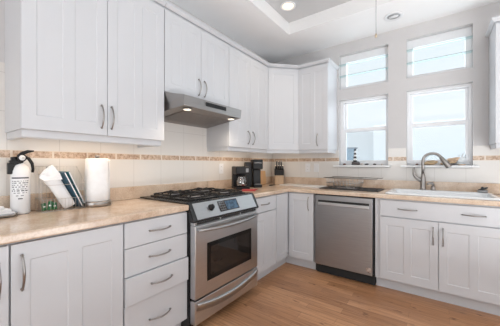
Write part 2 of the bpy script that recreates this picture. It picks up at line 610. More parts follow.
nwin = 0
for (x0, x1), (g0, g1) in ((W1, (1.110, 1.572)), (W2, (1.853, 2.318))):
    # tall lower double-hung window
    nwin += 1
    r = struct(thing('window_%d' % nwin, None, None, ((x0 + x1) / 2, 0.05, ZL[0])))
    r['label'] = 'white double hung window behind the %s' % ('dish rack' if nwin == 1 else 'faucet')
    ox, oz = (x0 + x1) / 2, ZL[0]
    def loc(o): o.location = (-ox, -0.05, -oz); return o
    mb = MB(); ring(mb, x0, x1, ZL[0], ZL[1], g0 - 0.028, g1 + 0.028, ZL[0] + 0.028, ZL[1] - 0.03, 0.05, 0.125)
    loc(mb.build('frame', 'vinyl', r))
    mb = MB(); ring(mb, g0 - 0.028, g1 + 0.028, 1.615, ZL[1] - 0.03, g0, g1, 1.665, 1.988, 0.092, 0.118)
    sash = loc(mb.build('upper_sash', 'vinyl', r))
    MB().box(g0, g1, 0.103, 0.107, 1.665, 1.988).build('pane', 'pane', sash)
    mb = MB(); ring(mb, g0 - 0.028, g1 + 0.028, ZL[0] + 0.028, 1.665, g0, g1, 1.255, 1.625, 0.060, 0.088)
    sash = loc(mb.build('lower_sash', 'vinyl', r))
    MB().box(g0, g1, 0.072, 0.076, 1.255, 1.625).build('pane', 'pane', sash)
    mb = MB(); mb.box((g0 + g1) / 2 - 0.03, (g0 + g1) / 2 + 0.03, 0.050, 0.062, 1.640, 1.652, bev=0.002)
    mb.build('sash_lock', 'vinyl', sash)
    loc(MB().box(g0 - 0.02, g1 + 0.02, 0.1205, 0.1215, 1.235, 1.64).build('insect_screen', 'screen', r))
    # upper transom window
    nwin += 1
    r = struct(thing('window_%d' % nwin, None, None, ((x0 + x1) / 2, 0.05, ZU[0])))
    r['label'] = 'small white transom window above the %s window' % ('left' if nwin == 2 else 'right')
    oz = ZU[0]
    mb = MB(); ring(mb, x0, x1, ZU[0], ZU[1], g0, g1, 2.215, 2.525, 0.06, 0.125)
    fr = loc(mb.build('frame', 'vinyl', r))
    MB().box(g0, g1, 0.09, 0.094, 2.215, 2.525).build('pane', 'pane', fr)
# sills
for i, (a, b, nm) in enumerate(((0.971, 1.645, 'dish rack'), (1.742, 2.418, 'faucet'))):
    mb = MB().box(a, b, -0.055, 0.0, 1.172, 1.195, bev=0.004)
    mb.box((W1, W2)[i][0], (W1, W2)[i][1], 0.0, 0.06, 1.172, 1.195)
    struct(mb.build('trim_%d' % (4 + i), 'sill'), 'white window sill behind the %s' % nm)
# glass shelves in the transom recesses
for (x0, x1), wn in ((W1, 'left'), (W2, 'right')):
    for z, pos in ((2.345, 'lower'), (2.490, 'upper')):
        r = thing('glass_shelf', '%s of two green edged glass shelves across the %s transom window' % (pos, wn), 'shelf', ((x0 + x1) / 2, 0.0, z), group='glass shelves in the upper windows')
        h = (x1 - x0) / 2 + 0.0
        MB().box(-h, h, 0.0, 0.056, -0.003, 0.003).build('shelf_panel', 'shelfg', r)
        MB().box(-h, h, -0.003, 0.0, -0.003, 0.003).build('polished_edge', 'edgeg', r)

# ------------------------------------------------------------------ cabinets
def pull(parent, p, L, vertical=True, name='handle'):
    """slender arched bar pull; p = centre on the face plane (local), projects along -y"""
    mb = MB()
    n = 12
    pts, rs = [], []
    for k in range(n + 1):
        s = k / n * 2 - 1
        d = 0.007 + 0.029 * (1 - s * s)
        q = (p[0], p[1] - d, p[2] + s * L / 2) if vertical else (p[0] + s * L / 2, p[1] - d, p[2])
        pts.append(q)
        rs.append(0.0040 + 0.0014 * (1 - abs(s)))
    mb.tube(pts, rs, n=8, flat=1.0)
    for s in (-1, 1):
        c = Vector((p[0], p[1], p[2] + s * (L / 2 - 0.006))) if vertical else Vector((p[0] + s * (L / 2 - 0.006), p[1], p[2]))
        mb.tube([c, c + Vector((0, -0.012, 0))], 0.0055, n=8)
    o = mb.build(name, 'nickel', parent)
    return o

def shaker(x0, x1, z0, z1, y, th=0.020, panels=2, st=0.060, mid=0.056, top=0.075):
    """framed cabinet door lying in y-th..y (front at y-th) with recessed flat panels"""
    mb = MB()
    f = y - th
    ps = []
    if panels == 2:
        c = (x0 + x1) / 2
        ps = [(x0 + st, c - mid / 2), (c + mid / 2, x1 - st)]
    else:
        ps = [(x0 + st, x1 - st)]
    a, b = z0 + top, z1 - top
    d, sl = 0.0035, 0.004
    xs = [x0] + [v for p in ps for v in p] + [x1]
    zs = [z0, a, b, z1]
    V = {}
    def v(x, yy, z):
        k = (round(x, 5), round(yy, 5), round(z, 5))
        if k not in V: V[k] = mb.bm.verts.new((x, yy, z))
        return V[k]
    for i in range(len(xs) - 1):
        for j in range(3):
            hole = j == 1 and any(abs(xs[i] - p[0]) < 1e-6 for p in ps)
            X0, X1, Z0, Z1 = xs[i], xs[i + 1], zs[j], zs[j + 1]
            if not hole:
                mb.bm.faces.new((v(X0, f, Z0), v(X1, f, Z0), v(X1, f, Z1), v(X0, f, Z1)))
            else:
                o = [(X0, Z0), (X1, Z0), (X1, Z1), (X0, Z1)]
                q = [(X0 + sl, Z0 + sl), (X1 - sl, Z0 + sl), (X1 - sl, Z1 - sl), (X0 + sl, Z1 - sl)]
                for k in range(4):
                    l = (k + 1) % 4
                    mb.bm.faces.new((v(o[k][0], f, o[k][1]), v(o[l][0], f, o[l][1]), v(q[l][0], f + d, q[l][1]), v(q[k][0], f + d, q[k][1])))
                mb.bm.faces.new([v(a_, f + d, b_) for a_, b_ in q])
    # sides and back (outer loop follows the split points so the mesh stays closed)
    loop = [(x, z0) for x in xs] + [(x1, z) for z in zs[1:]] + [(x, z1) for x in xs[-2::-1]] + [(x0, z) for z in zs[-2:0:-1]]
    for k in range(len(loop)):
        l = (k + 1) % len(loop)
        mb.bm.faces.new((v(loop[l][0], f, loop[l][1]), v(loop[k][0], f, loop[k][1]), v(loop[k][0], y, loop[k][1]), v(loop[l][0], y, loop[l][1])))
    mb.bm.faces.new([v(p[0], y, p[1]) for p in loop])
    bmesh.ops.recalc_face_normals(mb.bm, faces=mb.bm.faces)
    return mb

def slab(x0, x1, z0, z1, y, th=0.020):
    return MB().box(x0, x1, y - th, y, z0, z1, bev=0.0025)

CROWN = [(0.0, 2.436), (0.006, 2.436), (0.011, 2.442), (0.024, 2.453), (0.027, 2.456), (0.027, 2.470), (0.0, 2.470)]
UD = 0.318   # upper carcass depth
UF = UD + 0.020

def upper(name, label, loc, rz, W, z0, z1, doors, rail=True, crown_path=None, rail_path=None, top=0.075):
    r = thing(name, label, 'cabinet', loc, rz, group='white upper wall cabinets')
    MB().box(0, W, -UD, 0, z0, 2.43).build('body', 'cab', r, bevel=0.001)
    for (a, b, hx) in doors:
        d = shaker(a + 0.0015, b - 0.0015, z0 + 0.002, z1, -UD, top=top).build('door', 'cab', r, bevel=0.0012)
        if hx is not None:
            pull(d, (hx, -UF, z0 + (0.118 if z0 < 1.6 else 0.115)), 0.150)
    if rail:
        pth = rail_path or [(0.0, -0.305), (W, -0.305)]
        MB().sweep(pth, [(0.0, z0), (0.0, z0 - 0.036), (-0.004, z0 - 0.042), (-0.018, z0 - 0.042), (-0.018, z0)]).build('light_rail', 'cab', r)
    if crown_path:
        MB().sweep(crown_path, CROWN).build('crown_moulding', 'cab', r)
        MB().box(0, W, -UD, 0, 2.43, 2.466).build('top_filler', 'cab', r)
    return r

R90 = PI / 2
# left pair of tall upper doors
y0 = -2.940; W = 0.834
upper('wall_cabinet', 'white two door upper cabinet above the fire extinguisher and paper towels', (0, y0, 0), R90, W, 1.389, 2.422,
      [(0.0, 0.417, 0.380), (0.417, W, 0.440)],
      crown_path=[(0, -0.001), (0, -UF), (W, -UF)], rail_path=[(0.008, -0.001), (0.008, -0.312), (W - 0.012, -0.312), (W - 0.012, -0.001)])
# pair above the hood
y0 = -2.103; W = 0.748
upper('wall_cabinet', 'short white two door upper cabinet mounted over the range hood', (0, y0, 0), R90, W, 1.775, 2.422,
      [(0.0, W / 2, W / 2 - 0.032), (W / 2, W, W / 2 + 0.036)], rail=False, crown_path=[(0, -UF), (W, -UF)])
# pair right of the hood
y0 = -1.352; W = 0.738
upper('wall_cabinet', 'white two door upper cabinet between the range hood and the corner', (0, y0, 0), R90, W, 1.387, 2.422,
      [(0.0, W / 2 - 0.01, W / 2 - 0.058), (W / 2 - 0.01, W, W / 2 + 0.032)], crown_path=[(0, -UF), (W, -UF)],
      rail_path=[(0.006, -0.01), (0.006, -0.312), (W, -0.312)])
# diagonal corner unit
r = thing('corner_wall_cabinet', 'white diagonal upper cabinet with one door in the corner above the knife block', 'cabinet', (0, 0, 0), group='white upper wall cabinets')
q = [(0.002, -0.002), (0.002, -0.612), (UD, -0.612), (0.612, -UD), (0.612, -0.002)]
MB().prism(q, 2, 1.387, 2.43).build('body', 'cab', r)
MB().prism(q, 2, 2.43, 2.466).build('top_filler', 'cab', r)
A_, B_ = Vector((UD, -0.612)), Vector((0.612, -UD))
L_ = (B_ - A_).length
d = shaker(0.012, L_ - 0.012, 1.389, 2.422, 0.0, panels=1).build('door', 'cab', r, bevel=0.0012)
d.location = (A_.x, A_.y, 0); d.rotation_euler = (0, 0, PI / 4)
k_ = 0.020
MB().sweep([(UF, -0.612), (UF + 0.005, -0.612), (0.612, -UF - 0.005), (0.612, -UF)], CROWN).build('crown_moulding', 'cab', r)
MB().sweep([(0.312, -0.612), (0.612, -0.312)], [(0.0, 1.387), (0.0, 1.351), (-0.004, 1.345), (-0.018, 1.345), (-0.018, 1.387)]).build('light_rail', 'cab', r)
# single door on the window wall
x0 = 0.614; W = 0.392
upper('wall_cabinet', 'narrow white single door upper cabinet beside the left window', (x0, 0, 0), 0, W, 1.387, 2.422,
      [(0.0, W, W - 0.130)], crown_path=[(0, -UF), (W, -UF), (W, -0.001)], rail_path=[(0, -0.312), (W - 0.008, -0.312), (W - 0.008, -0.009)])
# single door at the right edge
x0 = 2.492; W = 0.46
upper('wall_cabinet', 'white upper cabinet at the right edge beside the right window', (x0, 0, 0), 0, W, 1.387, 2.422,
      [(0.0, W, W - 0.04)], crown_path=[(0, -0.001), (0, -UF), (W, -UF)], rail_path=[(0.008, -0.009), (0.008, -0.312), (W, -0.312)])

BD = 0.608   # base carcass depth
BF = BD + 0.020
def base(name, label, loc, rz, W, doors=(), drawers=(), toe_mat='cab', W0=0.0, cat='cabinet'):
    r = thing(name, label, cat, loc, rz, group='white base cabinets')
    MB().box(W0, W, -BD, -0.012, 0.10, 0.876).build('body', 'cab', r, bevel=0.001)
    MB().box(W0, W, -0.555, -0.10, 0.0, 0.0995).build('toe_kick', toe_mat, r)
    for (a, b, z0, z1, hx, hz, pn) in doors:
        d = shaker(a, b, z0, z1, -BD, panels=pn).build('door', 'cab', r, bevel=0.0012)
        if hx is not None:
            pull(d, (hx, -BF, hz), 0.155)
    for (a, b, z0, z1, hxs, out) in drawers:
        mb = slab(a, b, z0, z1, -BD - out)
        if out > 0:
            mb.box(a + 0.02, b - 0.02, -BD + 0.006, -BD - out, z0 + 0.02, z1 - 0.03)
        d = mb.build('drawer', 'cab', r)
        for hx in hxs:
            pull(d, (hx, -BF - out, (z0 + z1) / 2 + 0.002 if z1 - z0 < 0.2 else z1 - 0.136), 0.155, vertical=False)
    return r

# left run (y measured from each unit's left end)
base('base_cabinet', 'white base cabinet door cut off at the left edge of the photo', (0, -3.488, 0), R90, 0.453,
     doors=[(0.002, 0.4495, 0.114, 0.868, 0.4495 - 0.032, 0.735, 2)])
base('base_cabinet', 'white single door base cabinet below the paper towels, left of the drawers', (0, -3.034, 0), R90, 0.467,
     doors=[(0.002, 0.4640, 0.114, 0.868, 0.036, 0.745, 2)])
W = 0.4475
base('drawer_cabinet', 'white base cabinet with four stacked drawers left of the range', (0, -2.566, 0), R90, W,
     drawers=[(0.004, W - 0.003, 0.721, 0.868, [W / 2 + 0.004], 0), (0.004, W - 0.003, 0.556, 0.717, [W / 2 + 0.004], 0),
              (0.004, W - 0.003, 0.392, 0.552, [W / 2 + 0.008], 0.014), (0.004, W - 0.003, 0.112, 0.386, [W / 2 + 0.004], 0)])
W = 0.448
base('base_cabinet', 'narrow white base cabinet with drawer over door, right of the range', (0, -1.350, 0), R90, W,
     doors=[(0.003, W - 0.003, 0.114, 0.712, None, 0, 2)], drawers=[(0.003, W - 0.003, 0.722, 0.868, [W / 2], 0)])
# blind corner unit with two doors meeting in the inside corner
r = thing('corner_base_cabinet', 'white corner base cabinet whose two doors meet at right angles by the dishwasher', 'cabinet', (0, 0, 0), group='white base cabinets')
q = [(0.012, -0.012), (0.012, -0.900), (BD, -0.900), (BD, -BD), (0.948, -BD), (0.948, -0.012)]
MB().prism(q, 2, 0.10, 0.876).build('body', 'cab', r)
q = [(0.10, -0.10), (0.10, -0.900), (0.555, -0.900), (0.555, -0.555), (0.948, -0.555), (0.948, -0.10)]
MB().prism(q, 2, 0, 0.0995).build('toe_kick', 'cab', r)
d = shaker(0.003, 0.266, 0.114, 0.868, -BD, panels=1, st=0.055).build('door', 'cab', r, bevel=0.0012)
d.location = (0, -0.900, 0); d.rotation_euler = (0, 0, R90)
d = shaker(BF + 0.008, 0.944, 0.114, 0.868, -BD, panels=1, st=0.055).build('door', 'cab', r, bevel=0.0012)
pull(d, (0.888, -BF, 0.760), 0.155)
# filler stile and sink base
x0 = 1.582; W = 0.985
r = base('sink_base_cabinet', 'wide white sink base cabinet with false drawer front and two doors', (x0, 0, 0), 0, W,
     doors=[(0.046, 0.505, 0.114, 0.704, 0.470, 0.583, 2), (0.510, W - 0.012, 0.114, 0.704, 0.540, 0.583, 2)],
     drawers=[(0.046, W - 0.012, 0.714, 0.864, [0.276, 0.741], 0)])

# ------------------------------------------------------------------ worktops
r = thing('worktop', 'peach granite worktop left of the range with fire extinguisher on it', 'worktop', (0, -2.121, 0.88))
mb = MB().box(0.0, 0.650, -1.40, 0.0, 0.0, 0.040)
mb.build('slab', 'granite', r, bevel=0.008)
MB().box(0.0085, 0.028, -1.40, 0.767, 0.041, 0.142).build('upstand', 'granite', r, bevel=0.003)
r = thing('worktop', 'peach granite L shaped worktop holding the sink, dish rack and coffee maker', 'worktop', (0, 0, 0.88))
mb = MB()
SX, SY = (1.70, 2.47), (-0.57, -0.10)
cells(mb, [0.0, 0.650, SX[0], SX[1], 2.60], [-1.349, -0.650, SY[0], SY[1], -0.0], lambda i, j: (j == 0 and i == 0) or (j > 0 and not (i == 2 and j == 2)), 0.0, 0.040)
for v in mb.bm.verts:      # keep clear of wall and tile
    if v.co.x < 0.001: v.co.x = 0.009
    if v.co.y > -0.001: v.co.y = -0.009
mb.build('slab', 'granite', r, bevel=0.008)
mb = MB().box(0.009, 0.028, -1.349, -0.03, 0.041, 0.142)
mb.box(0.009, 2.60, -0.029, -0.0095, 0.041, 0.142)
mb.build('upstand', 'granite', r, bevel=0.003)

# ------------------------------------------------------------------ range hood
r = thing('range_hood', 'stainless under cabinet range hood with two lit lamps above the range', 'range hood', (0, -1.730, 1.60), R90)
def hood_ring(p):     # half widths / depths -> vertex rows
    return p
hb, hf = 0.374, 0.340
F_ = -0.530
pts = [(-hb, -0.0095, 0.17), (hb, -0.0095, 0.17), (hb, -UF, 0.17), (-hb, -UF, 0.17),            # top back edge under cabinet
       (-hf, F_, 0.130), (hf, F_, 0.130), (-hf + 0.004, F_ + 0.006, 0.052), (hf - 0.004, F_ + 0.006, 0.052),   # front face
       (-hb, -0.0095, 0.0), (hb, -0.0095, 0.0)]
fc = [(0, 3, 2, 1), (3, 4, 5, 2), (4, 6, 7, 5), (0, 8, 6, 4, 3), (1, 2, 5, 7, 9), (0, 1, 9, 8)]
mb = MB(); mb.poly(pts, fc)
bmesh.ops.recalc_face_normals(mb.bm, faces=mb.bm.faces)
o = mb.build('shell', 'hoods', r)
# underside pan, slightly recessed
mb = MB()
def und(x, y, dz=0.0):
    t = (y - F_ - 0.006) / (-0.0095 - F_ - 0.006)
    return (x, y, 0.052 * (1 - t) + dz)
def uq(mb, x0, x1, x2, x3, ya, yb, dz, th=0.004):
    P = [und(x0, ya, dz), und(x1, ya, dz), und(x3, yb, dz), und(x2, yb, dz)]
    Q = [(p[0], p[1], p[2] + th) for p in P]
    mb.poly(P + Q, [(0, 3, 2, 1), (4, 5, 6, 7), (0, 1, 5, 4), (1, 2, 6, 5), (2, 3, 7, 6), (3, 0, 4, 7)])
    bmesh.ops.recalc_face_normals(mb.bm, faces=mb.bm.faces)
uq(mb, -hf + 0.004, hf - 0.004, -hb, hb, F_ + 0.006, -0.0095, -0.002, 0.002)
mb.build('underside', 'hoodu', r)
mb = MB(); uq(mb, -0.25, 0.25, -0.25, 0.25, -0.40, -0.10, -0.006, 0.004)
for k in range(11):
    y = -0.39 + k * 0.027
    uq(mb, -0.24, 0.24, -0.24, 0.24, y, y + 0.008, -0.0085, 0.003)
mb.build('grease_filter', 'hoodu', r)
for x in (-0.255, 0.265):
    p = und(x, -0.462, -0.003)
    mb = MB().lathe([(0.0, 0.0), (0.036, 0.0), (0.038, -0.002), (0.038, -0.005), (0.030, -0.006), (0.0, -0.006)][::-1], n=24)
    lm = mb.build('lamp', 'steel', r, loc=p)
    MB().lathe([(0.0, -0.0085), (0.027, -0.0075), (0.029, -0.006), (0.0, -0.006)], n=24).build('lamp_lens', 'lampface', lm)
    ld = bpy.data.lights.new('hood_lamp', 'SPOT'); ld.energy = 4.5; ld.color = (1.0, 0.82, 0.62); ld.spot_size = 2.7; ld.spot_blend = 0.9; ld.shadow_soft_size = 0.03
    lo = bpy.data.objects.new('lamp_light', ld); COL.objects.link(lo); lo.parent = r; lo.location = (p[0], p[1], p[2] - 0.02)
mb = MB().box(-0.118, 0.122, F_ - 0.003, F_ + 0.003, 0.084, 0.116, bev=0.002)
cs = mb.build('control_strip', 'blackm', r)
for k in range(5):
    x = -0.095 + 0.042 * k
    MB().box(x, x + 0.024, F_ - 0.0050, F_ - 0.0031, 0.095, 0.104, bev=0.001).build('button', 'blackm', cs)

# ------------------------------------------------------------------ gas range
RW = 0.764
r = thing('gas_range', 'stainless slide in gas range with black cooktop between white cabinets', 'range', (0, -2.117, 0), R90)
MB().box(0.002, RW - 0.002, -0.645, -0.04, 0.04, 0.912).build('body', 'black', r)
MB().box(0.03, RW - 0.03, -0.60, -0.10, 0.0, 0.0395).build('plinth', 'black', r)
# cooktop
mb = MB().box(-0.016, RW + 0.012, -0.628, -0.034, 0.9215, 0.933, bev=0.004)
ct = mb.build('cooktop', 'black', r)
MB().box(0.055, RW - 0.055, -0.590, -0.075, 0.9332, 0.943, bev=0.004).build('burner_tray', 'black', ct)
for bx, by, br_ in ((0.205, -0.455, 0.055), (0.205, -0.200, 0.045), (0.56, -0.455, 0.050), (0.56, -0.200, 0.042), (0.382, -0.325, 0.05)):
    mb = MB().lathe([(br_ * 0.9, 0.9432), (br_, 0.945), (br_ * 0.85, 0.949), (br_ * 0.8, 0.9525), (0.0, 0.9525)], bx, by, n=24)
    mb.build('burner', 'steeld', r)
    b_ = MB().lathe([(0.0, 0.953), (br_ * 0.70, 0.953), (br_ * 0.74, 0.956), (br_ * 0.70, 0.961), (br_ * 0.5, 0.9630), (0.0, 0.9635)], bx, by, n=24)
    b_.build('burner_cap', 'iron', r)
def grate(x0, x1):
    mb = MB()
    ya, yb = -0.580, -0.085
    ym = (ya + yb) / 2
    cx = (x0 + x1) / 2
    base_ = [(p[0], p[1], 0.9535) for p in rrect(x0, x1, ya, yb, 0.03, 0)]
    mb.tube(base_ + base_[:1], 0.0055, n=6)
    mb.tube([(x0, ym, 0.9535), (x1, ym, 0.9535)], 0.0055, n=6)
    for cy in ((ya + ym) / 2, (yb + ym) / 2):
        ring_ = [(cx + 0.078 * math.cos(k * PI / 12), cy + 0.078 * math.sin(k * PI / 12), 0.962) for k in range(25)]
        mb.tube(ring_, 0.0045, n=6)
        for k in range(6):
            a = PI / 6 + k * PI / 3
            dx, dy = math.cos(a), math.sin(a)
            R0 = 0.125 if abs(dy) < 0.9 else 0.120
            mb.tube([(cx + dx * R0, cy + dy * R0 * 0.93, 0.9535), (cx + dx * 0.10, cy + dy * 0.10, 0.966), (cx + dx * 0.078, cy + dy * 0.078, 0.970), (cx + dx * 0.026, cy + dy * 0.026, 0.969)], [0.005, 0.0055, 0.0055, 0.004], n=6)
    for x in (x0, x1):
        for y in (ya + 0.03, yb - 0.03, ym):
            mb.box(x - 0.006, x + 0.006, y - 0.006, y + 0.006, 0.9435, 0.958, bev=0.002)
    return mb
grate(0.072, 0.372).build('grate', 'iron', r)
grate(0.392, RW - 0.072).build('grate', 'iron', r)
# slanted control panel
prof = [(-0.6455, 0.795), (-0.700, 0.795), (-0.7055, 0.806), (-0.632, 0.930), (-0.622, 0.936), (-0.6285, 0.913), (-0.6455, 0.905)]
prof = [(-0.6455, 0.795), (-0.700, 0.795), (-0.7055, 0.806), (-0.634, 0.932), (-0.6285, 0.9345), (-0.6285, 0.9135), (-0.6455, 0.9135)]
mb = MB().prism(prof, 0, -0.006, RW + 0.006)
cp = mb.build('control_panel', 'black', r, bevel=0.003)
P0, P1 = Vector((-0.7055, 0.806)), Vector((-0.634, 0.932))
sd = (P1 - P0).normalized(); sn = Vector((-sd.y, sd.x))
SL = (P1 - P0).length
def onpanel(x, s, h):      # x along width, s up the slope (0..SL), h above the face
    q = P0 + sd * s + sn * h
    return Vector((x, q.x, q.y))
def panel_slab(x0, x1, s0, s1, h0, h1, bev=0.0):
    mb = MB()
    mtx = Matrix(((1, 0, 0, 0), (0, -sn.x * -1, sd.x, P0.x), (0, sn.y, sd.y, P0.y), (0, 0, 0, 1)))
    mb.box(x0, x1, h0, h1, s0, s1, M_=mtx, bev=bev)
    bmesh.ops.recalc_face_normals(mb.bm, faces=mb.bm.faces)
    return mb
panel_slab(0.028, RW - 0.028, 0.008, SL - 0.012, -0.002, 0.0025, 0.001).build('steel_fascia', 'steelp', cp)
dsp = panel_slab(0.270, 0.500, 0.030, SL - 0.026, 0.003, 0.0055, 0.002).build('display', 'glassb', cp)
panel_slab(0.350, 0.490, 0.036, SL - 0.034, 0.0056, 0.0062).build('screen', 'lcd', cp)
mb = MB()
for i in range(3):
    for j in range(4):
        s = 0.038 + j * 0.0205
        mtx_x = 0.280 + i * 0.022
        t2 = panel_slab(mtx_x, mtx_x + 0.013, s, s + 0.012, 0.0056, 0.0066)
        me = bpy.data.meshes.new('tmp'); t2.bm.to_mesh(me); t2.bm.free(); mb.bm.from_mesh(me); bpy.data.meshes.remove(me)
mb.build('keypad', 'keys', cp)
# knob
c = onpanel(0.188, SL * 0.55, 0.0)
ax = Vector((0, sn.x, sn.y))
rot = ax.to_track_quat('Z', 'Y').to_matrix().to_4x4()
mtx = Matrix.Translation(c) @ rot
mb = MB().lathe([(0.0, 0.0028), (0.026, 0.0028), (0.026, 0.006), (0.021, 0.010), (0.019, 0.026), (0.016, 0.028), (0.0, 0.028)], n=24, M_=mtx)
mb.box(-0.003, 0.003, -0.017, 0.017, 0.026, 0.034, M_=mtx, bev=0.001)
mb.build('knob', 'blackm', cp)
# vent strip
vs_ = MB().box(0.008, RW - 0.008, -0.690, -0.6455, 0.772, 0.7945, bev=0.001).build('vent_strip', 'steel', r)
for a, b in ((0.03, 0.26), (0.275, 0.505), (0.52, 0.735)):
    MB().box(a, b, -0.6925, -0.6895, 0.776, 0.792).build('vent_slot', 'dark', vs_)
# oven door
od = MB().box(0.006, RW - 0.006, -0.700, -0.647, 0.252, 0.770, bev=0.005).build('oven_door', 'steel', r)
MB().box(0.118, 0.655, -0.7025, -0.6995, 0.350, 0.630, bev=0.001).build('window_surround', 'glosb', od)
MB().box(0.150, 0.623, -0.7040, -0.7026, 0.385, 0.598).build('window_glass', 'glassb', od)
pts = []
for k in range(21):
    s = k / 20 * 2 - 1
    pts.append((RW / 2 + s * 0.355, -0.7135 - 0.036 * (1 - s * s), 0.738 - 0.010 * (1 - s * s)))
mb = MB().tube(pts, [0.013 - 0.002 * abs(k / 10 - 1) for k in range(21)], n=12, flat=1.0)
for s in (-1, 1):
    mb.tube([(RW / 2 + s * 0.345, -0.699, 0.739), (RW / 2 + s * 0.345, -0.720, 0.739)], 0.012, n=10)
mb.build('door_handle', 'steelp', od)
# warming drawer
dr = MB().box(0.006, RW - 0.006, -0.698, -0.647, 0.072, 0.240, bev=0.005).build('drawer', 'steel', r)
R_ = []
n = 24
for k in range(n + 1):
    s = k / n * 2 - 1
    x = RW / 2 + s * 0.362
    z = 0.165 + 0.050 * s * s
    d_ = 0.014
    R_.append([(x, -0.6985, z + 0.010), (x, -0.6985 - d_ * 0.8, z + 0.010), (x, -0.6985 - d_, z + 0.004), (x, -0.6985 - d_ * 0.85, z - 0.008), (x, -0.6985, z - 0.045)])
mb = MB().rings(R_, smooth=True)
bmesh.ops.recalc_face_normals(mb.bm, faces=mb.bm.faces)
mb.build('drawer_handle', 'steel', dr, bevel=0.0)

# ------------------------------------------------------------------ dishwasher
DX = 0.962
r = thing('dishwasher', 'built in stainless dishwasher under the dish rack', 'dishwasher', (DX, 0, 0))
MB().box(0.0, 0.616, -0.600, -0.03, 0.0205, 0.874).build('body', 'dark', r)
dd = MB().box(0.012, 0.602, -0.646, -0.601, 0.112, 0.868, bev=0.004).build('door', 'steeld', r)
MB().box(0.046, 0.572, -0.6475, -0.6455, 0.762, 0.818).build('handle_recess', 'dark', dd)
MB().box(0.046, 0.572, -0.6600, -0.6480, 0.764, 0.796, bev=0.004).build('handle_bar', 'steel', dd)
MB().lathe([(0.0, 0.0), (0.025, 0.0), (0.025, 0.0012), (0.0, 0.0012)], n=24, M_=Matrix.Translation((0.566, -0.646, 0.165)) @ Matrix.Rotation(PI / 2, 4, 'X')).build('round_sticker', 'amber', dd)
MB().box(0.006, 0.610, -0.575, -0.50, 0.0, 0.111).build('toe_panel', 'dark', r)

# ------------------------------------------------------------------ sink, faucet
r = thing('kitchen_sink', 'white enamel drop in sink set in the worktop under the right window', 'sink', (0, 0, 0))
R_ = [rrect(1.667, 2.503, -0.600, -0.062, 0.04, 0.9205), rrect(1.665, 2.505, -0.602, -0.060, 0.04, 0.926), rrect(1.668, 2.502, -0.599, -0.063, 0.04, 0.933), rrect(1.685, 2.485, -0.582, -0.080, 0.035, 0.9365),
      rrect(1.705, 2.465, -0.562, -0.158, 0.05, 0.9355), rrect(1.716, 2.454, -0.551, -0.169, 0.05, 0.922), rrect(1.724, 2.446, -0.543, -0.177, 0.05, 0.80), rrect(1.745, 2.425, -0.522, -0.198, 0.05, 0.735), rrect(1.80, 2.37, -0.46, -0.26, 0.06, 0.728)]
mb = MB().rings(R_, caps=False)
mb.bm.faces.new([v for v in list(mb.bm.verts)[-len(R_[0]):]])
bmesh.ops.recalc_face_normals(mb.bm, faces=mb.bm.faces)
o = mb.build('basin', 'enamel', r)
MB().lathe([(0.0, 0.7295), (0.044, 0.7295), (0.046, 0.732), (0.036, 0.733), (0.0, 0.731)], 2.085, -0.36, n=24).build('drain', 'chrome', r)

fx, fy, fz = 1.957, -0.115, 0.9375
r = thing('kitchen_faucet', 'brushed nickel gooseneck pull down faucet with side lever at the sink', 'faucet', (fx, fy, fz))
MB().lathe([(0.0, 0.0), (0.030, 0.0), (0.031, 0.006), (0.027, 0.012), (0.025, 0.03), (0.026, 0.10), (0.024, 0.125), (0.018, 0.150), (0.0155, 0.170), (0.0, 0.172)], n=20).build('base', 'nickel', r)
pts = [(0, 0, 0.165), (0, 0, 0.25), (0.0, -0.001, 0.30)]
A, B = 0.082, 0.068
for k in range(1, 15):
    a = PI - k * (PI * 0.86) / 14
    pts.append((A + A * math.cos(a), -0.012 * k / 14, 0.305 + B * math.sin(a) * 1.12))
MB().tube(pts, 0.0135, n=12).build('neck', 'nickel', r)
e0, e1 = Vector(pts[-1]), Vector(pts[-2])
dr_ = (e0 - e1).normalized()
hp = [e0 - dr_ * 0.012, e0 + dr_ * 0.004, e0 + dr_ * 0.012, e0 + dr_ * 0.05 + Vector((0.004, 0, -0.004)), e0 + dr_ * 0.088 + Vector((0.012, 0, -0.012)), e0 + dr_ * 0.098 + Vector((0.014, 0, -0.015))]
sh = MB().tube(hp, [0.0150, 0.0175, 0.020, 0.024, 0.029, 0.026], n=14).build('spray_head', 'nickel', r)
lv = [(-0.012, 0, 0.095), (-0.040, -0.004, 0.110), (-0.066, -0.008, 0.135), (-0.080, -0.010, 0.165), (-0.083, -0.010, 0.215), (-0.078, -0.010, 0.238)]
MB().tube(lv, [0.021, 0.021, 0.018, 0.0145, 0.011, 0.0085], n=10).build('lever', 'nickel', r)

r = thing('soap_dispenser', 'small brushed nickel soap dispenser pump right of the faucet', 'soap dispenser', (2.045, -0.112, 0.9375))
MB().lathe([(0.0, 0.0), (0.024, 0.0), (0.025, 0.008), (0.021, 0.014), (0.019, 0.030), (0.016, 0.042), (0.0, 0.043)], n=18).build('base', 'nickel', r)
MB().tube([(0, 0, 0.042), (0, 0, 0.064), (-0.006, -0.003, 0.072), (-0.036, -0.016, 0.070), (-0.050, -0.022, 0.060)], [0.013, 0.013, 0.014, 0.011, 0.008], n=10).build('spout', 'nickel', r)

r = thing('sink_strainer', 'dark metal sink strainer lying tilted on the rear rim of the sink', 'strainer', (2.432, -0.118, 0.9375))
MB().lathe([(0.0, 0.0), (0.034, 0.0), (0.040, 0.008), (0.042, 0.022), (0.036, 0.024), (0.032, 0.010), (0.0, 0.008)], n=22).build('basket', 'steeld', r)
mtx = Matrix.Translation((0.004, 0.0, 0.034)) @ Matrix.Rotation(-0.42, 4, 'Y')
mb = MB().lathe([(0.0, -0.006), (0.036, -0.006), (0.042, 0.0), (0.036, 0.007), (0.012, 0.010), (0.008, 0.020), (0.0, 0.022)], n=22, M_=mtx)
mb.build('stopper', 'black', r)

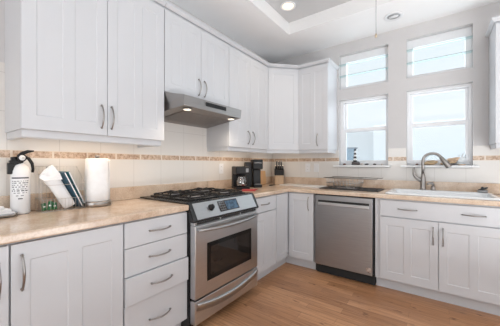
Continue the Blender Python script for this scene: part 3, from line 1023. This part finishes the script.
# ------------------------------------------------------------------ fire extinguisher
r = thing('fire_extinguisher', 'white fire extinguisher with black valve head standing on the left worktop', 'fire extinguisher', (0.105, -2.893, 0.9205))
r.scale = (1.03, 1.03, 1.12)
rr = 0.042
MB().lathe([(0.0, 0.0), (rr - 0.006, 0.0), (rr - 0.001, 0.004), (rr, 0.012), (rr, 0.205), (rr * 0.97, 0.220), (rr * 0.85, 0.238), (rr * 0.62, 0.251), (rr * 0.36, 0.258), (rr * 0.34, 0.272), (0.0, 0.273)], n=32).build('cylinder', 'white', r)
# printed label: rows of small type wrapped round the cylinder
mb = MB()
rnd = random.Random(7)
a_mid = math.atan2(-3.3073 + 2.893, 2.083 - 0.105)
def arc(mb, a0, a1, z0, z1):
    m = max(2, int((a1 - a0) / 0.12) + 1)
    R0 = []
    for k in range(m + 1):
        a = a0 + (a1 - a0) * k / m
        R0.append([((rr + d) * math.cos(a), (rr + d) * math.sin(a), z) for d, z in ((0.0001, z0), (0.0006, z0), (0.0006, z1), (0.0001, z1))])
    mb.rings(R0, smooth=False)
rows = [(0.182, 0.007, 0.95, 1), (0.168, 0.003, 0.9, 3), (0.158, 0.004, 0.85, 3), (0.148, 0.003, 0.9, 3), (0.138, 0.004, 0.9, 4), (0.128, 0.003, 0.8, 3), (0.118, 0.005, 0.9, 4), (0.108, 0.003, 0.7, 3), (0.094, 0.003, 0.45, 2), (0.078, 0.005, 0.22, 1)]
for z, h, half, nseg in rows:
    x = -half
    if nseg == 1:
        arc(mb, a_mid - half, a_mid + half, z, z + h)
        continue
    while x < half - 0.1:
        l = rnd.uniform(0.10, 0.34)
        arc(mb, a_mid + x, a_mid + min(x + l, half), z, z + h)
        x += l + rnd.uniform(0.05, 0.22)
mb.build('printed_label', 'ink', r)
# valve head, levers, gauge, nozzle; built in the plane facing the room (local y across, z up)
MB().lathe([(0.0, 0.273), (0.016, 0.273), (0.017, 0.280), (0.015, 0.300), (0.0, 0.302)], n=18).build('valve', 'blackm', r)
mb = MB()
mb.box(-0.016, 0.020, -0.054, -0.026, 0.205, 0.262, bev=0.004)
mb.prism([(-0.046, 0.236), (0.010, 0.262), (0.014, 0.284), (-0.046, 0.274)], 0, -0.014, 0.016)
mb.build('bracket', 'blackm', r, bevel=0.003)
mb = MB().tube([(0.004, -0.040, 0.280), (0.004, -0.010, 0.284)], [0.011, 0.011], n=12)
mb.build('nozzle', 'blackm', r)
mb = MB().tube([(0.004, -0.010, 0.292), (0.006, 0.006, 0.310), (0.008, 0.030, 0.322), (0.008, 0.056, 0.325)], [0.010, 0.010, 0.008, 0.004], n=8)
mb.build('lever', 'blackm', r)
mb = MB().tube([(0.006, 0.010, 0.296), (0.008, 0.034, 0.284), (0.010, 0.048, 0.258), (0.010, 0.052, 0.230), (0.008, 0.050, 0.212)], [0.008, 0.0085, 0.008, 0.007, 0.0065], n=8)
mb.build('carry_handle', 'blackm', r)
mtx = Matrix.Translation((0.024, 0.000, 0.288)) @ Matrix.Rotation(PI / 2, 4, 'Y')
g = MB().lathe([(0.0, 0.0), (0.019, 0.0), (0.020, 0.003), (0.020, 0.010), (0.0175, 0.011), (0.0, 0.011)], n=20, M_=mtx).build('gauge', 'blackm', r)
MB().lathe([(0.0, 0.0112), (0.0135, 0.0112), (0.0135, 0.0120), (0.0, 0.0120)], n=20, M_=mtx).build('gauge_face', 'white', g)
MB().box(0.0363, 0.0371, -0.001, 0.010, 0.286, 0.289).build('gauge_needle', 'ink', g)

# tray with folded cloth at the left edge
r = thing('serving_tray', 'shallow dark tray on the worktop at the left photo edge', 'tray', (0.120, -3.035, 0.9205))
R_ = [rrect(-0.085, 0.085, -0.115, 0.115, 0.04, z) for z in (0.0,)]
def rr_off(o_, z): return rrect(-0.085 - o_, 0.085 + o_, -0.115 - o_, 0.115 + o_, 0.04, z)
mb = MB().rings([rr_off(-0.008, 0.0), rr_off(0.0, 0.005), rr_off(0.003, 0.020), rr_off(0.0, 0.021), rr_off(-0.008, 0.007), rr_off(-0.02, 0.006)])
mb.build('tray_dish', 'steeld', r)
r2 = thing('folded_cloth', 'crumpled white cloth lying in the dark tray', 'cloth', (0.118, -3.020, 0.9275))
mb = MB()
for k, (h0, h1, s_) in enumerate(((0.0, 0.016, 1.0), (0.016, 0.034, 0.94), (0.034, 0.050, 0.74))):
    mb.box(-0.055 * s_, 0.055 * s_, -0.092 * s_ - 0.01 * k, 0.092 * s_ - 0.012 * k, h0, h1, M_=Matrix.Rotation(0.12 * k, 4, 'Z'), bev=0.0045, seg=3)
mb.build('cloth_layers', 'cloth', r2)

# ------------------------------------------------------------------ wire basket with papers
bx, by = 0.115, -2.690
r = thing('wire_basket', 'tall thin wire file basket on the worktop holding papers and books', 'basket', (bx, by, 0.9205))
mb = MB()
x0, x1, ya, yb, zt = -0.062, 0.082, -0.124, 0.094, 0.272
wr = 0.0013
for z in (0.004, 0.075, zt):
    hh = zt if z > 0.1 else z
    mb.tube([(x0, ya, z), (x1, ya, min(z, 0.16) if z > 0.1 else z)], wr, n=6)
    mb.tube([(x0, yb, z), (x1, yb, min(z, 0.16) if z > 0.1 else z)], wr, n=6)
    mb.tube([(x0, ya, z), (x0, yb, z)], wr, n=6)
    if z < 0.1: mb.tube([(x1, ya, z), (x1, yb, z)], wr, n=6)
mb.tube([(x1, ya, 0.16), (x1, yb, 0.16)], wr, n=6)
mb.build('frame', 'wire', r)
mb = MB()
for k in range(13):
    y = ya + (yb - ya) * k / 12
    mb.tube([(x0, y, 0.004), (x0, y, zt)], 0.0010, n=5)
for k in range(13):
    y = ya + (yb - ya) * k / 12
    mb.tube([(x1, y, 0.004), (x1, y, 0.075)], 0.0010, n=5)
    mb.tube([(x0, y, 0.004), (x1, y, 0.004)], 0.0010, n=5)
for k in range(1, 5):
    x = x0 + (x1 - x0) * k / 5
    for y in (ya, yb):
        mb.tube([(x, y, 0.004), (x, y, zt - (zt - 0.16) * k / 5)], 0.0010, n=5)
mb.build('mesh_wires', 'wire', r)

def leaning(name, label, cat, x, y, ang, w_, h_, th, mats, lean=0.0):
    """flat upright item turned by ang about x so that its top leans towards -y"""
    r = thing(name, label, cat, (x, y, 0.9275))
    r.rotation_euler = (ang, 0, lean)
    return r
# white folded magazine/paper
r = leaning('paper_roll', 'white rolled paper leaning out of the wire basket', 'paper', 0.154, -2.668, math.radians(27), 0, 0, 0, None)
r.location.z = 0.938
mb = MB()
n = 18
R_ = []
for z, s_, o_ in ((0.0, 0.9, 0), (0.02, 1.0, 0), (0.14, 1.05, 0.0), (0.24, 1.2, -0.004), (0.262, 1.25, -0.006)):
    R_.append([(0.022 * s_ * math.cos(2 * PI * k / n), o_ + 0.034 * s_ * math.sin(2 * PI * k / n), z + (0.018 * math.sin(2 * PI * k / n) if z > 0.25 else 0)) for k in range(n)])
mb.rings(R_).build('roll', 'paper', r)
mb = MB()
P = [(0.028, -0.046, 0.215), (0.030, 0.036, 0.178), (0.028, 0.042, 0.215), (0.018, 0.036, 0.275), (0.014, -0.010, 0.270), (0.016, -0.056, 0.240)]
Q = [(p[0] + 0.003, p[1], p[2]) for p in P]
mb.poly(P + Q, [(5, 4, 3, 2, 1, 0), (6, 7, 8, 9, 10, 11)] + [(i, (i + 1) % 6, 6 + (i + 1) % 6, 6 + i) for i in range(6)])
bmesh.ops.recalc_face_normals(mb.bm, faces=mb.bm.faces)
mb.build('folded_flap', 'paper', r)
for i, (x, y, a, h_, mt, lb) in enumerate(((0.128, -2.613, 27, 0.258, 'navy', 'thin navy magazine leaning against the white rolled paper in the basket'),
                                          (0.122, -2.592, 26, 0.258, 'teal', 'thin teal magazine leaning in the basket, nearest the paper towels'))):
    r = leaning('magazine', lb, 'magazine', x, y, math.radians(a), 0, 0, 0, None, 0.32)
    tag(r, group='magazines in the wire basket')
    MB().box(-0.060, 0.040, -0.0045, 0.0045, 0.0, h_, bev=0.0008).build('cover', mt, r)
    MB().box(0.0401, 0.042, -0.0030, 0.0030, 0.004, h_ - 0.004).build('page_edges', 'paper', r)
# small green packets at the bottom of the basket
for i, (y, hgt, rz, lb) in enumerate(((-2.796, 0.046, 0.3, 'leftmost of three small green packets low in the wire basket'), (-2.771, 0.054, -0.2, 'middle of three small green packets low in the wire basket'),
                                      (-2.745, 0.044, 0.1, 'rightmost of three small green packets low in the wire basket'))):
    r = thing('seed_packet', lb, 'packet', (0.150, y, 0.9270), rz, group='green packets in the basket')
    r.rotation_euler = ((0.12, -0.1, 0.06)[i], 0, rz)
    mb = MB().box(-0.006, 0.006, -0.011, 0.011, 0.001, hgt, bev=0.002)
    mb.build('pouch', 'green', r)
    MB().box(0.0061, 0.0066, -0.006, 0.005, hgt * 0.45, hgt * 0.62).build('white_panel', 'paper', r)

# ------------------------------------------------------------------ paper towels
r = thing('paper_towel_holder', 'round steel paper towel stand with upright rod on the left worktop', 'paper towel holder', (0.150, -2.506, 0.9205))
MB().lathe([(0.0, 0.0), (0.083, 0.0), (0.086, 0.004), (0.086, 0.029), (0.082, 0.034), (0.0, 0.035)], n=36).build('base', 'nickel', r)
MB().lathe([(0.0, 0.0352), (0.007, 0.0352), (0.007, 0.330), (0.014, 0.332), (0.016, 0.340), (0.012, 0.350), (0.0, 0.353)], n=14).build('rod', 'nickel', r)
r = thing('paper_towel_roll', 'thick white paper towel roll on the steel stand', 'paper towels', (0.150, -2.506, 0.9560))
mb = MB()
n = 40
R_ = []
for rad, z in ((0.020, 0.0), (0.070, 0.0), (0.0725, 0.004), (0.0735, 0.10), (0.0715, 0.20), (0.068, 0.286), (0.066, 0.290), (0.022, 0.290), (0.020, 0.286), (0.020, 0.0)):
    R_.append([((rad + 0.0012 * math.sin(5 * 2 * PI * k / n) * (rad > 0.05)) * math.cos(2 * PI * k / n), (rad + 0.0012 * math.sin(5 * 2 * PI * k / n) * (rad > 0.05)) * math.sin(2 * PI * k / n), z) for k in range(n)])
mb.rings(R_, caps=False).build('roll', 'paper', r)
mb = MB()
R_ = []
for k in range(9):
    a = 0.85 + k * 0.12
    rad = 0.0745 + (0.010 * (k / 8) ** 2)
    R_.append([(rad * math.cos(a), rad * math.sin(a), 0.002), (rad * math.cos(a), rad * math.sin(a), 0.284), ((rad + 0.0012) * math.cos(a), (rad + 0.0012) * math.sin(a), 0.284), ((rad + 0.0012) * math.cos(a), (rad + 0.0012) * math.sin(a), 0.002)])
mb.rings(R_)
bmesh.ops.recalc_face_normals(mb.bm, faces=mb.bm.faces)
mb.build('loose_sheet', 'paper', r)

# ------------------------------------------------------------------ coffee machines, knife block
r = thing('coffee_maker', 'black drip coffee maker with glass carafe on the worktop behind the range', 'coffee maker', (0.215, -1.020, 0.9205), R90 - 0.55)
MB().box(-0.080, 0.080, -0.100, 0.085, 0.0, 0.030, bev=0.006).build('base', 'blackm', r)
MB().box(-0.080, 0.080, 0.020, 0.085, 0.0305, 0.200, bev=0.006).build('water_tank', 'blackm', r)
b_ = MB().box(-0.082, 0.082, -0.090, 0.085, 0.172, 0.262, bev=0.012).build('brew_head', 'blackm', r)
MB().box(0.034, 0.066, -0.0925, -0.0895, 0.195, 0.238, bev=0.002).build('control_panel', 'grey', b_)
MB().lathe([(0.0, 0.0305), (0.052, 0.0305), (0.060, 0.045), (0.061, 0.085), (0.052, 0.120), (0.044, 0.138), (0.046, 0.148), (0.0, 0.148)], 0.0, -0.044, n=24).build('carafe', 'carafe', r)
MB().lathe([(0.0, 0.1485), (0.047, 0.1485), (0.045, 0.162), (0.0, 0.168)], 0.0, -0.044, n=24).build('carafe_lid', 'blackm', r)
MB().tube([(0.022, -0.092, 0.145), (0.032, -0.118, 0.140), (0.036, -0.126, 0.112), (0.032, -0.118, 0.072), (0.024, -0.100, 0.062)], 0.0075, n=8).build('carafe_handle', 'blackm', r)

r = thing('capsule_coffee_machine', 'tall black single serve coffee machine right of the drip coffee maker', 'coffee machine', (0.215, -0.700, 0.9205), R90 - 0.75)
MB().box(-0.052, 0.052, -0.095, 0.085, 0.0, 0.035, bev=0.006).build('drip_base', 'blackm', r)
MB().box(-0.048, 0.048, -0.030, 0.085, 0.0355, 0.222, bev=0.008).build('column', 'blackm', r)
MB().box(-0.064, 0.064, -0.090, 0.090, 0.2225, 0.345, bev=0.014, seg=4).build('brew_head', 'blackm', r)
MB().box(-0.150, -0.066, -0.040, 0.080, 0.0, 0.312, bev=0.010).build('water_tank', 'blackm', r)
MB().box(-0.040, 0.040, -0.088, -0.035, 0.0355, 0.041, bev=0.002).build('drip_grid', 'grey', r)
MB().tube([(-0.045, -0.092, 0.300), (0.0, -0.102, 0.304), (0.045, -0.092, 0.300)], 0.006, n=8).build('lid_handle', 'grey', r)

r = thing('bamboo_board', 'upright bamboo board against the wall behind the black coffee machine', 'board', (0.066, -0.345, 0.9222))
r.rotation_euler = (0, math.radians(-6), 0)
MB().box(-0.010, 0.010, -0.085, 0.085, 0.0, 0.190, bev=0.004).build('panel', 'board', r)

r = thing('knife_block', 'pale wooden knife block with black handled knives in the corner', 'knife block', (0.200, -0.118, 0.9205), 0.60)
mb = MB().prism([(-0.075, 0.0), (0.065, 0.0), (0.065, 0.175), (0.020, 0.205), (-0.060, 0.140)], 0, -0.062, 0.062)
mb.build('block', 'blockw', r, bevel=0.004)
mb = MB().prism([(-0.078, 0.128), (0.068, 0.128), (0.068, 0.188), (0.024, 0.220), (-0.064, 0.205)], 0, -0.066, 0.066)
mb.build('black_cap', 'blackm', r, bevel=0.004)
for row, (y, z, l) in enumerate(((-0.045, 0.200, 0.060), (0.022, 0.212, 0.120))):
    for k in range(4 - row):
        x = -0.048 + 0.032 * k + 0.016 * row
        mb = MB().tube([(x, y, z - 0.005), (x, y - l * 0.10, z + l * 0.95)], [0.0085, 0.0095], n=8)
        kn = mb.build('knife_handle', 'blackm', r)
        q0 = Vector((x, y - l * 0.10, z + l * 0.95))
        MB().tube([q0, q0 + Vector((0, -0.0014, 0.012))], [0.0100, 0.009], n=8).build('steel_end_cap', 'chrome', kn)

tag(MB().tube([(0.250, -0.46, 0.9255), (0.262, -0.40, 0.9255), (0.245, -0.34, 0.9255), (0.21, -0.27, 0.9255), (0.20, -0.235, 0.9255)], 0.004, n=8).build('power_cord', 'blackm'),
    'short black power cord lying on the worktop between coffee machine and knife block', 'cord')
r = thing('pot_holder', 'small red fabric pot holder flat on the worktop behind the range', 'pot holder', (0.400, -1.105, 0.9205), 0.6)
mb = MB().box(-0.075, 0.075, -0.075, 0.075, 0.0, 0.010, bev=0.004)
mb.build('pad', 'red', r)
MB().tube([(0.075, 0.070, 0.005), (0.095, 0.078, 0.005), (0.096, 0.098, 0.005), (0.078, 0.096, 0.005), (0.070, 0.076, 0.005)], 0.003, n=6).build('loop', 'red', r)

# white cutting board
r = thing('cutting_board', 'white cutting board lying flat on the worktop right of the knife block', 'cutting board', (0.62, -0.225, 0.9205), -0.10)
MB().prism([(p[0], p[1]) for p in rrect(-0.30, 0.30, -0.115, 0.115, 0.02, 0)], 2, 0.0, 0.012).build('board', 'cream', r, bevel=0.002)

# ------------------------------------------------------------------ dish rack
r = thing('drying_mat', 'dark rectangular drying mat under the wire dish rack', 'mat', (1.265, -0.285, 0.9205), -0.03)
mb = MB().prism([(p[0], p[1]) for p in rrect(-0.320, 0.320, -0.180, 0.180, 0.015, 0)], 2, 0.0, 0.008)
for k in range(17):
    mb.box(-0.305, 0.305, -0.165 + k * 0.0195, -0.158 + k * 0.0195, 0.0081, 0.0105)
mb.build('mat_sheet', 'mat_', r)
r = thing('dish_rack', 'empty wire dish rack with long side arms on the dark mat', 'dish rack', (1.190, -0.275, 0.932), -0.03)
X0, X1, Y0, Y1, H = -0.185, 0.185, -0.135, 0.140, 0.115
mb = MB()
for z, g_ in ((0.004, 0.02), (0.060, 0.008), (H, 0.0)):
    a, b, c_, d_ = X0 + g_, X1 - g_, Y0 + g_, Y1 - g_
    mb.tube([(a, c_, z), (b, c_, z), (b, d_, z), (a, d_, z), (a, c_, z)], 0.003, n=6)
mb.build('rim_wires', 'nickel', r)
mb = MB()
for k in range(10):
    x = X0 + 0.02 + (X1 - X0 - 0.04) * k / 9
    mb.tube([(x, Y0, H), (x, Y0 + 0.02, 0.004), (x, Y1 - 0.02, 0.004), (x, Y1, H)], 0.0022, n=5)
for k in range(6):
    y = Y0 + 0.03 + (Y1 - Y0 - 0.06) * k / 5
    mb.tube([(X0, y, H), (X0 + 0.02, y, 0.004)], 0.0022, n=5)
    mb.tube([(X1, y, H), (X1 - 0.02, y, 0.004)], 0.0022, n=5)
mb.build('basket_wires', 'wire', r)
for y in (Y0 - 0.004, Y1 + 0.004):
    MB().tube([(X0 - 0.02, y, H + 0.004), (X1 + 0.19, y, H - 0.002), (X1 + 0.200, y, H + 0.008)], 0.0042, n=6).build('side_arm', 'nickel', r)
mb = MB()
for k in range(7):
    x = -0.12 + 0.04 * k
    mb.tube([(x, -0.05, 0.005), (x, -0.045, 0.062), (x, -0.03, 0.062), (x, -0.025, 0.005)], 0.0022, n=5)
mb.tube([(-0.126, -0.05, 0.005), (0.126, -0.05, 0.005)], 0.002, n=5)
mb.build('plate_prongs', 'wire', r)

# ------------------------------------------------------------------ window sill things
SZ = 1.1955
r = thing('lighthouse_figurine', 'small black and white striped lighthouse figurine on the left window sill', 'figurine', (1.236, -0.005, SZ))
MB().blob((0, 0, 0.020), (0.058, 0.030, 0.030), 3, 0.22).build('rock_base', 'stone', r)
for v in r.children[0].data.vertices:
    if v.co.z < 0.0: v.co.z = 0.0
zz = 0.036
for k in range(6):
    r0, r1 = 0.023 - 0.0021 * k, 0.023 - 0.0021 * (k + 1)
    MB().lathe([(0.0, zz), (r0, zz), (r1, zz + 0.0235), (0.0, zz + 0.0235)], n=18).build('tower_band', 'black' if k % 2 == 0 else 'enamel', r)
    zz += 0.0236
MB().lathe([(0.0, zz), (0.015, zz), (0.015, zz + 0.004), (0.008, zz + 0.005), (0.008, zz + 0.020), (0.011, zz + 0.022), (0.0, zz + 0.034)], n=16).build('lantern_room', 'blackm', r)
for i, (x, y, rad, mt, lb) in enumerate(((1.108, -0.020, (0.020, 0.014, 0.012), 'rstone', 'reddish brown pebble on the left sill, left of the lighthouse figurine'),
                                         (1.322, -0.020, (0.020, 0.014, 0.014), 'lstone', 'pale pebble on the left sill just right of the lighthouse figurine'),
                                         (1.378, -0.022, (0.023, 0.014, 0.011), 'stone', 'dark flat pebble at the middle of the left sill'),
                                         (1.466, -0.022, (0.020, 0.014, 0.011), 'stone', 'dark flat pebble toward the right end of the left sill'),
                                         (1.548, -0.018, (0.016, 0.012, 0.010), 'lstone', 'small pale pebble at the right end of the left sill'),
                                         (1.898, -0.020, (0.015, 0.012, 0.010), 'rstone', 'small brown pebble on the right sill, left of the faucet neck'),
                                         (2.208, -0.034, (0.027, 0.014, 0.012), 'stone', 'dark oval pebble on the right sill in front of the big shell'))):
    tag(MB().blob((0, 0, rad[2] * 0.86), rad, i + 10, 0.10, 2).build('pebble', mt, loc=(x, y, SZ)), lb, 'pebble', 'pebbles on the window sills')
    
mb = MB()
pts = [(-0.070, 0.0, 0.014), (-0.045, 0.004, 0.018), (-0.01, 0.0, 0.026), (0.03, -0.004, 0.026), (0.055, 0.0, 0.032), (0.070, 0.003, 0.036)]
mb.tube(pts, [0.008, 0.015, 0.022, 0.021, 0.015, 0.008], n=12)
mb.tube([(-0.01, 0, 0.034), (0.02, 0.004, 0.044), (0.042, 0.006, 0.050)], [0.012, 0.008, 0.003], n=8)
tag(mb.build('driftwood_piece', 'drift', loc=(2.015, -0.010, SZ)), 'tan driftwood piece on the right sill behind the faucet neck', 'driftwood')
# conch shell: coil of tapering whorls with a spire
r = thing('conch_shell', 'large tan conch shell on the right window sill right of the faucet', 'shell', (2.188, 0.010, SZ))
mb = MB()
R_ = []
n = 20
L2 = [(-0.082, 0.006, 0.012), (-0.06, 0.016, 0.018), (-0.03, 0.028, 0.026), (0.0, 0.036, 0.034), (0.022, 0.037, 0.040), (0.032, 0.027, 0.048), (0.046, 0.029, 0.054), (0.053, 0.018, 0.062), (0.064, 0.018, 0.067), (0.070, 0.008, 0.074), (0.078, 0.006, 0.078), (0.084, 0.001, 0.082)]
for i, (x, rad, z) in enumerate(L2):
    ring_ = []
    for k in range(n):
        a = 2 * PI * k / n
        q = rad * (1 + 0.10 * math.sin(7 * a + i))
        ring_.append((x - 0.35 * q * math.sin(a), q * math.cos(a) * 0.85, max(0.0, z + q * math.sin(a) * 0.95)))
    R_.append(ring_)
mb.rings(R_)
mb.build('whorls', 'shell', r)
mb = MB().tube([(-0.065, -0.020, 0.012), (-0.02, -0.034, 0.018), (0.02, -0.036, 0.026), (0.045, -0.026, 0.034)], [0.004, 0.010, 0.011, 0.005], n=8)
mb.build('flared_lip', 'drift', r)
mb = MB()
for k in range(5):
    a = -0.5 + 0.42 * k
    l = (0.075, 0.10, 0.115, 0.10, 0.075)[k]
    mb.tube([(0, 0, 0.006), (math.sin(a) * l * 0.4, 0.004 * (k - 2), 0.01 + l * 0.55), (math.sin(a) * l * 0.75, 0.006 * (k - 2), 0.01 + l)], [0.010, 0.010, 0.004], n=7)
mb.blob((0, 0, 0.012), (0.03, 0.02, 0.013), 31, 0.12, 2)
tag(mb.build('coral_branch', 'coral', loc=(2.272, 0.026, SZ)), 'white branching coral at the right end of the right window sill', 'coral')
tag(MB().blob((0, 0, 0.006), (0.034, 0.014, 0.007), 41, 0.08, 2).build('flat_shell', 'shell', loc=(2.285, -0.030, SZ)), 'thin flat tan shell on the right sill in front of the coral', 'shell')

# ------------------------------------------------------------------ outlets
def outlet(label, loc, rz, slots):
    r = thing('wall_outlet', label, 'outlet', loc, rz, group='white wall outlets')
    MB().box(-0.036, 0.036, -0.0055, 0.0, -0.058, 0.058, bev=0.002).build('cover_plate', 'white', r)
    if slots:
        for dz in (-0.022, 0.022):
            s = MB().box(-0.016, 0.016, -0.0075, -0.0057, dz - 0.013, dz + 0.013, bev=0.001).build('socket', 'white', r)
            mb = MB().box(-0.007, -0.005, -0.0082, -0.0076, dz - 0.004, dz + 0.006)
            mb.box(0.005, 0.007, -0.0082, -0.0076, dz - 0.004, dz + 0.006)
            mb.build('slots', 'dark', s)
    else:
        MB().box(-0.016, 0.016, -0.0085, -0.0057, -0.032, 0.032, bev=0.001).build('rocker', 'white', r)
    return r
outlet('white outlet on the tile behind the range, left of the coffee maker', (0.0082, -1.125, 1.155), R90, True)
outlet('white outlet on the tile right of the knife block', (0.600, -0.0082, 1.158), 0, True)
outlet('white rocker switch plate on the tile left of the dish rack', (0.726, -0.0082, 1.158), 0, False)

# ------------------------------------------------------------------ ceiling fixtures and under-cabinet lights
r = thing('recessed_light', 'lit warm recessed downlight in the raised ceiling tray', 'ceiling light', (0.772, -0.900, 2.8995))
MB().lathe([(0.062, 0.0), (0.082, 0.0), (0.083, -0.003), (0.080, -0.006), (0.066, -0.007), (0.062, -0.004), (0.062, 0.0)], n=32).build('trim_ring', 'white', r)
MB().lathe([(0.0, -0.001), (0.0615, -0.001), (0.0615, -0.0035), (0.0, -0.0035)], n=32).build('lamp_lens', 'bulb', r)
ld = bpy.data.lights.new('downlight', 'SPOT'); ld.energy = 14; ld.color = (1.0, 0.86, 0.70); ld.spot_size = 1.9; ld.spot_blend = 0.8; ld.shadow_soft_size = 0.05
lo = bpy.data.objects.new('lamp_light', ld); COL.objects.link(lo); lo.parent = r; lo.location = (0, 0, -0.02)
r = thing('recessed_light', 'unlit white recessed fixture in the low ceiling above the windows', 'ceiling light', (1.705, -0.312, 2.7595))
MB().lathe([(0.060, 0.0), (0.090, 0.0), (0.092, -0.003), (0.088, -0.008), (0.066, -0.010), (0.060, -0.004), (0.060, 0.0)], n=32).build('trim_ring', 'white', r)
MB().lathe([(0.0, -0.001), (0.0595, -0.001), (0.0595, -0.003), (0.0, -0.003)], n=32).build('baffle', 'lgrey', r)
mtx = Matrix.Translation((0.0, -0.006, -0.006)) @ Matrix.Rotation(0.35, 4, 'X')
MB().lathe([(0.0, 0.002), (0.044, 0.002), (0.046, -0.003), (0.040, -0.010), (0.0, -0.013)], n=28, M_=mtx).build('eyeball', 'white', r)

r = thing('pull_cord', 'thin pull cord with a small brass bead hanging from the ceiling tray', 'pull cord', (1.661, -1.000, 2.9))
MB().lathe([(0.0, -0.0005), (0.016, -0.0005), (0.016, -0.008), (0.006, -0.016), (0.0, -0.016)], n=16).build('ceiling_cup', 'white', r)
MB().tube([(0, 0, -0.014), (0, 0, -0.600)], 0.0022, n=6).build('cord', 'grey', r)
MB().lathe([(0.0, -0.634), (0.007, -0.632), (0.010, -0.624), (0.010, -0.616), (0.006, -0.606), (0.003, -0.599), (0.0, -0.598)], n=14).build('bead', 'brass', r)

def under_light(label, loc, rz, L, power):
    r = thing('under_cabinet_light', label, 'light', loc, rz, group='light bars under the upper cabinets')
    MB().box(-L / 2, L / 2, -0.022, 0.022, -0.012, -0.0005, bev=0.003).build('housing', 'white', r)
    MB().box(-L / 2 + 0.01, L / 2 - 0.01, -0.016, 0.016, -0.0145, -0.0122).build('lens', 'lampface', r)
    ld = bpy.data.lights.new('bar_lamp', 'AREA'); ld.shape = 'RECTANGLE'; ld.size = L - 0.02; ld.size_y = 0.03; ld.energy = power; ld.color = (1.0, 0.74, 0.50)
    lo = bpy.data.objects.new('lamp_light', ld); COL.objects.link(lo); lo.parent = r; lo.location = (0, 0, -0.017)
under_light('warm light bar under the left upper cabinet above the paper towels', (0.215, -2.53, 1.389), R90, 0.66, 1.1)
under_light('warm light bar under the upper cabinet above the coffee maker', (0.20, -0.98, 1.387), R90, 0.50, 0.9)
under_light('warm light bar under the corner upper cabinet above the knife block', (0.26, -0.30, 1.387), PI / 4, 0.25, 0.5)

# ------------------------------------------------------------------ neighbour seen through the left window
r = thing('neighbour_house', 'pale blue house with low roof seen through the lower left window corner', 'house', (-5.07, 13.107, -3.0), 0.30)
MB().box(-2.6, 2.72, -2.0, 2.0, 0.0, 5.12).build('wall', 'house', r)
MB().box(-2.8, 2.90, -2.1, 2.1, 5.1205, 5.19, bev=0.01).build('roof', 'roofm', r)
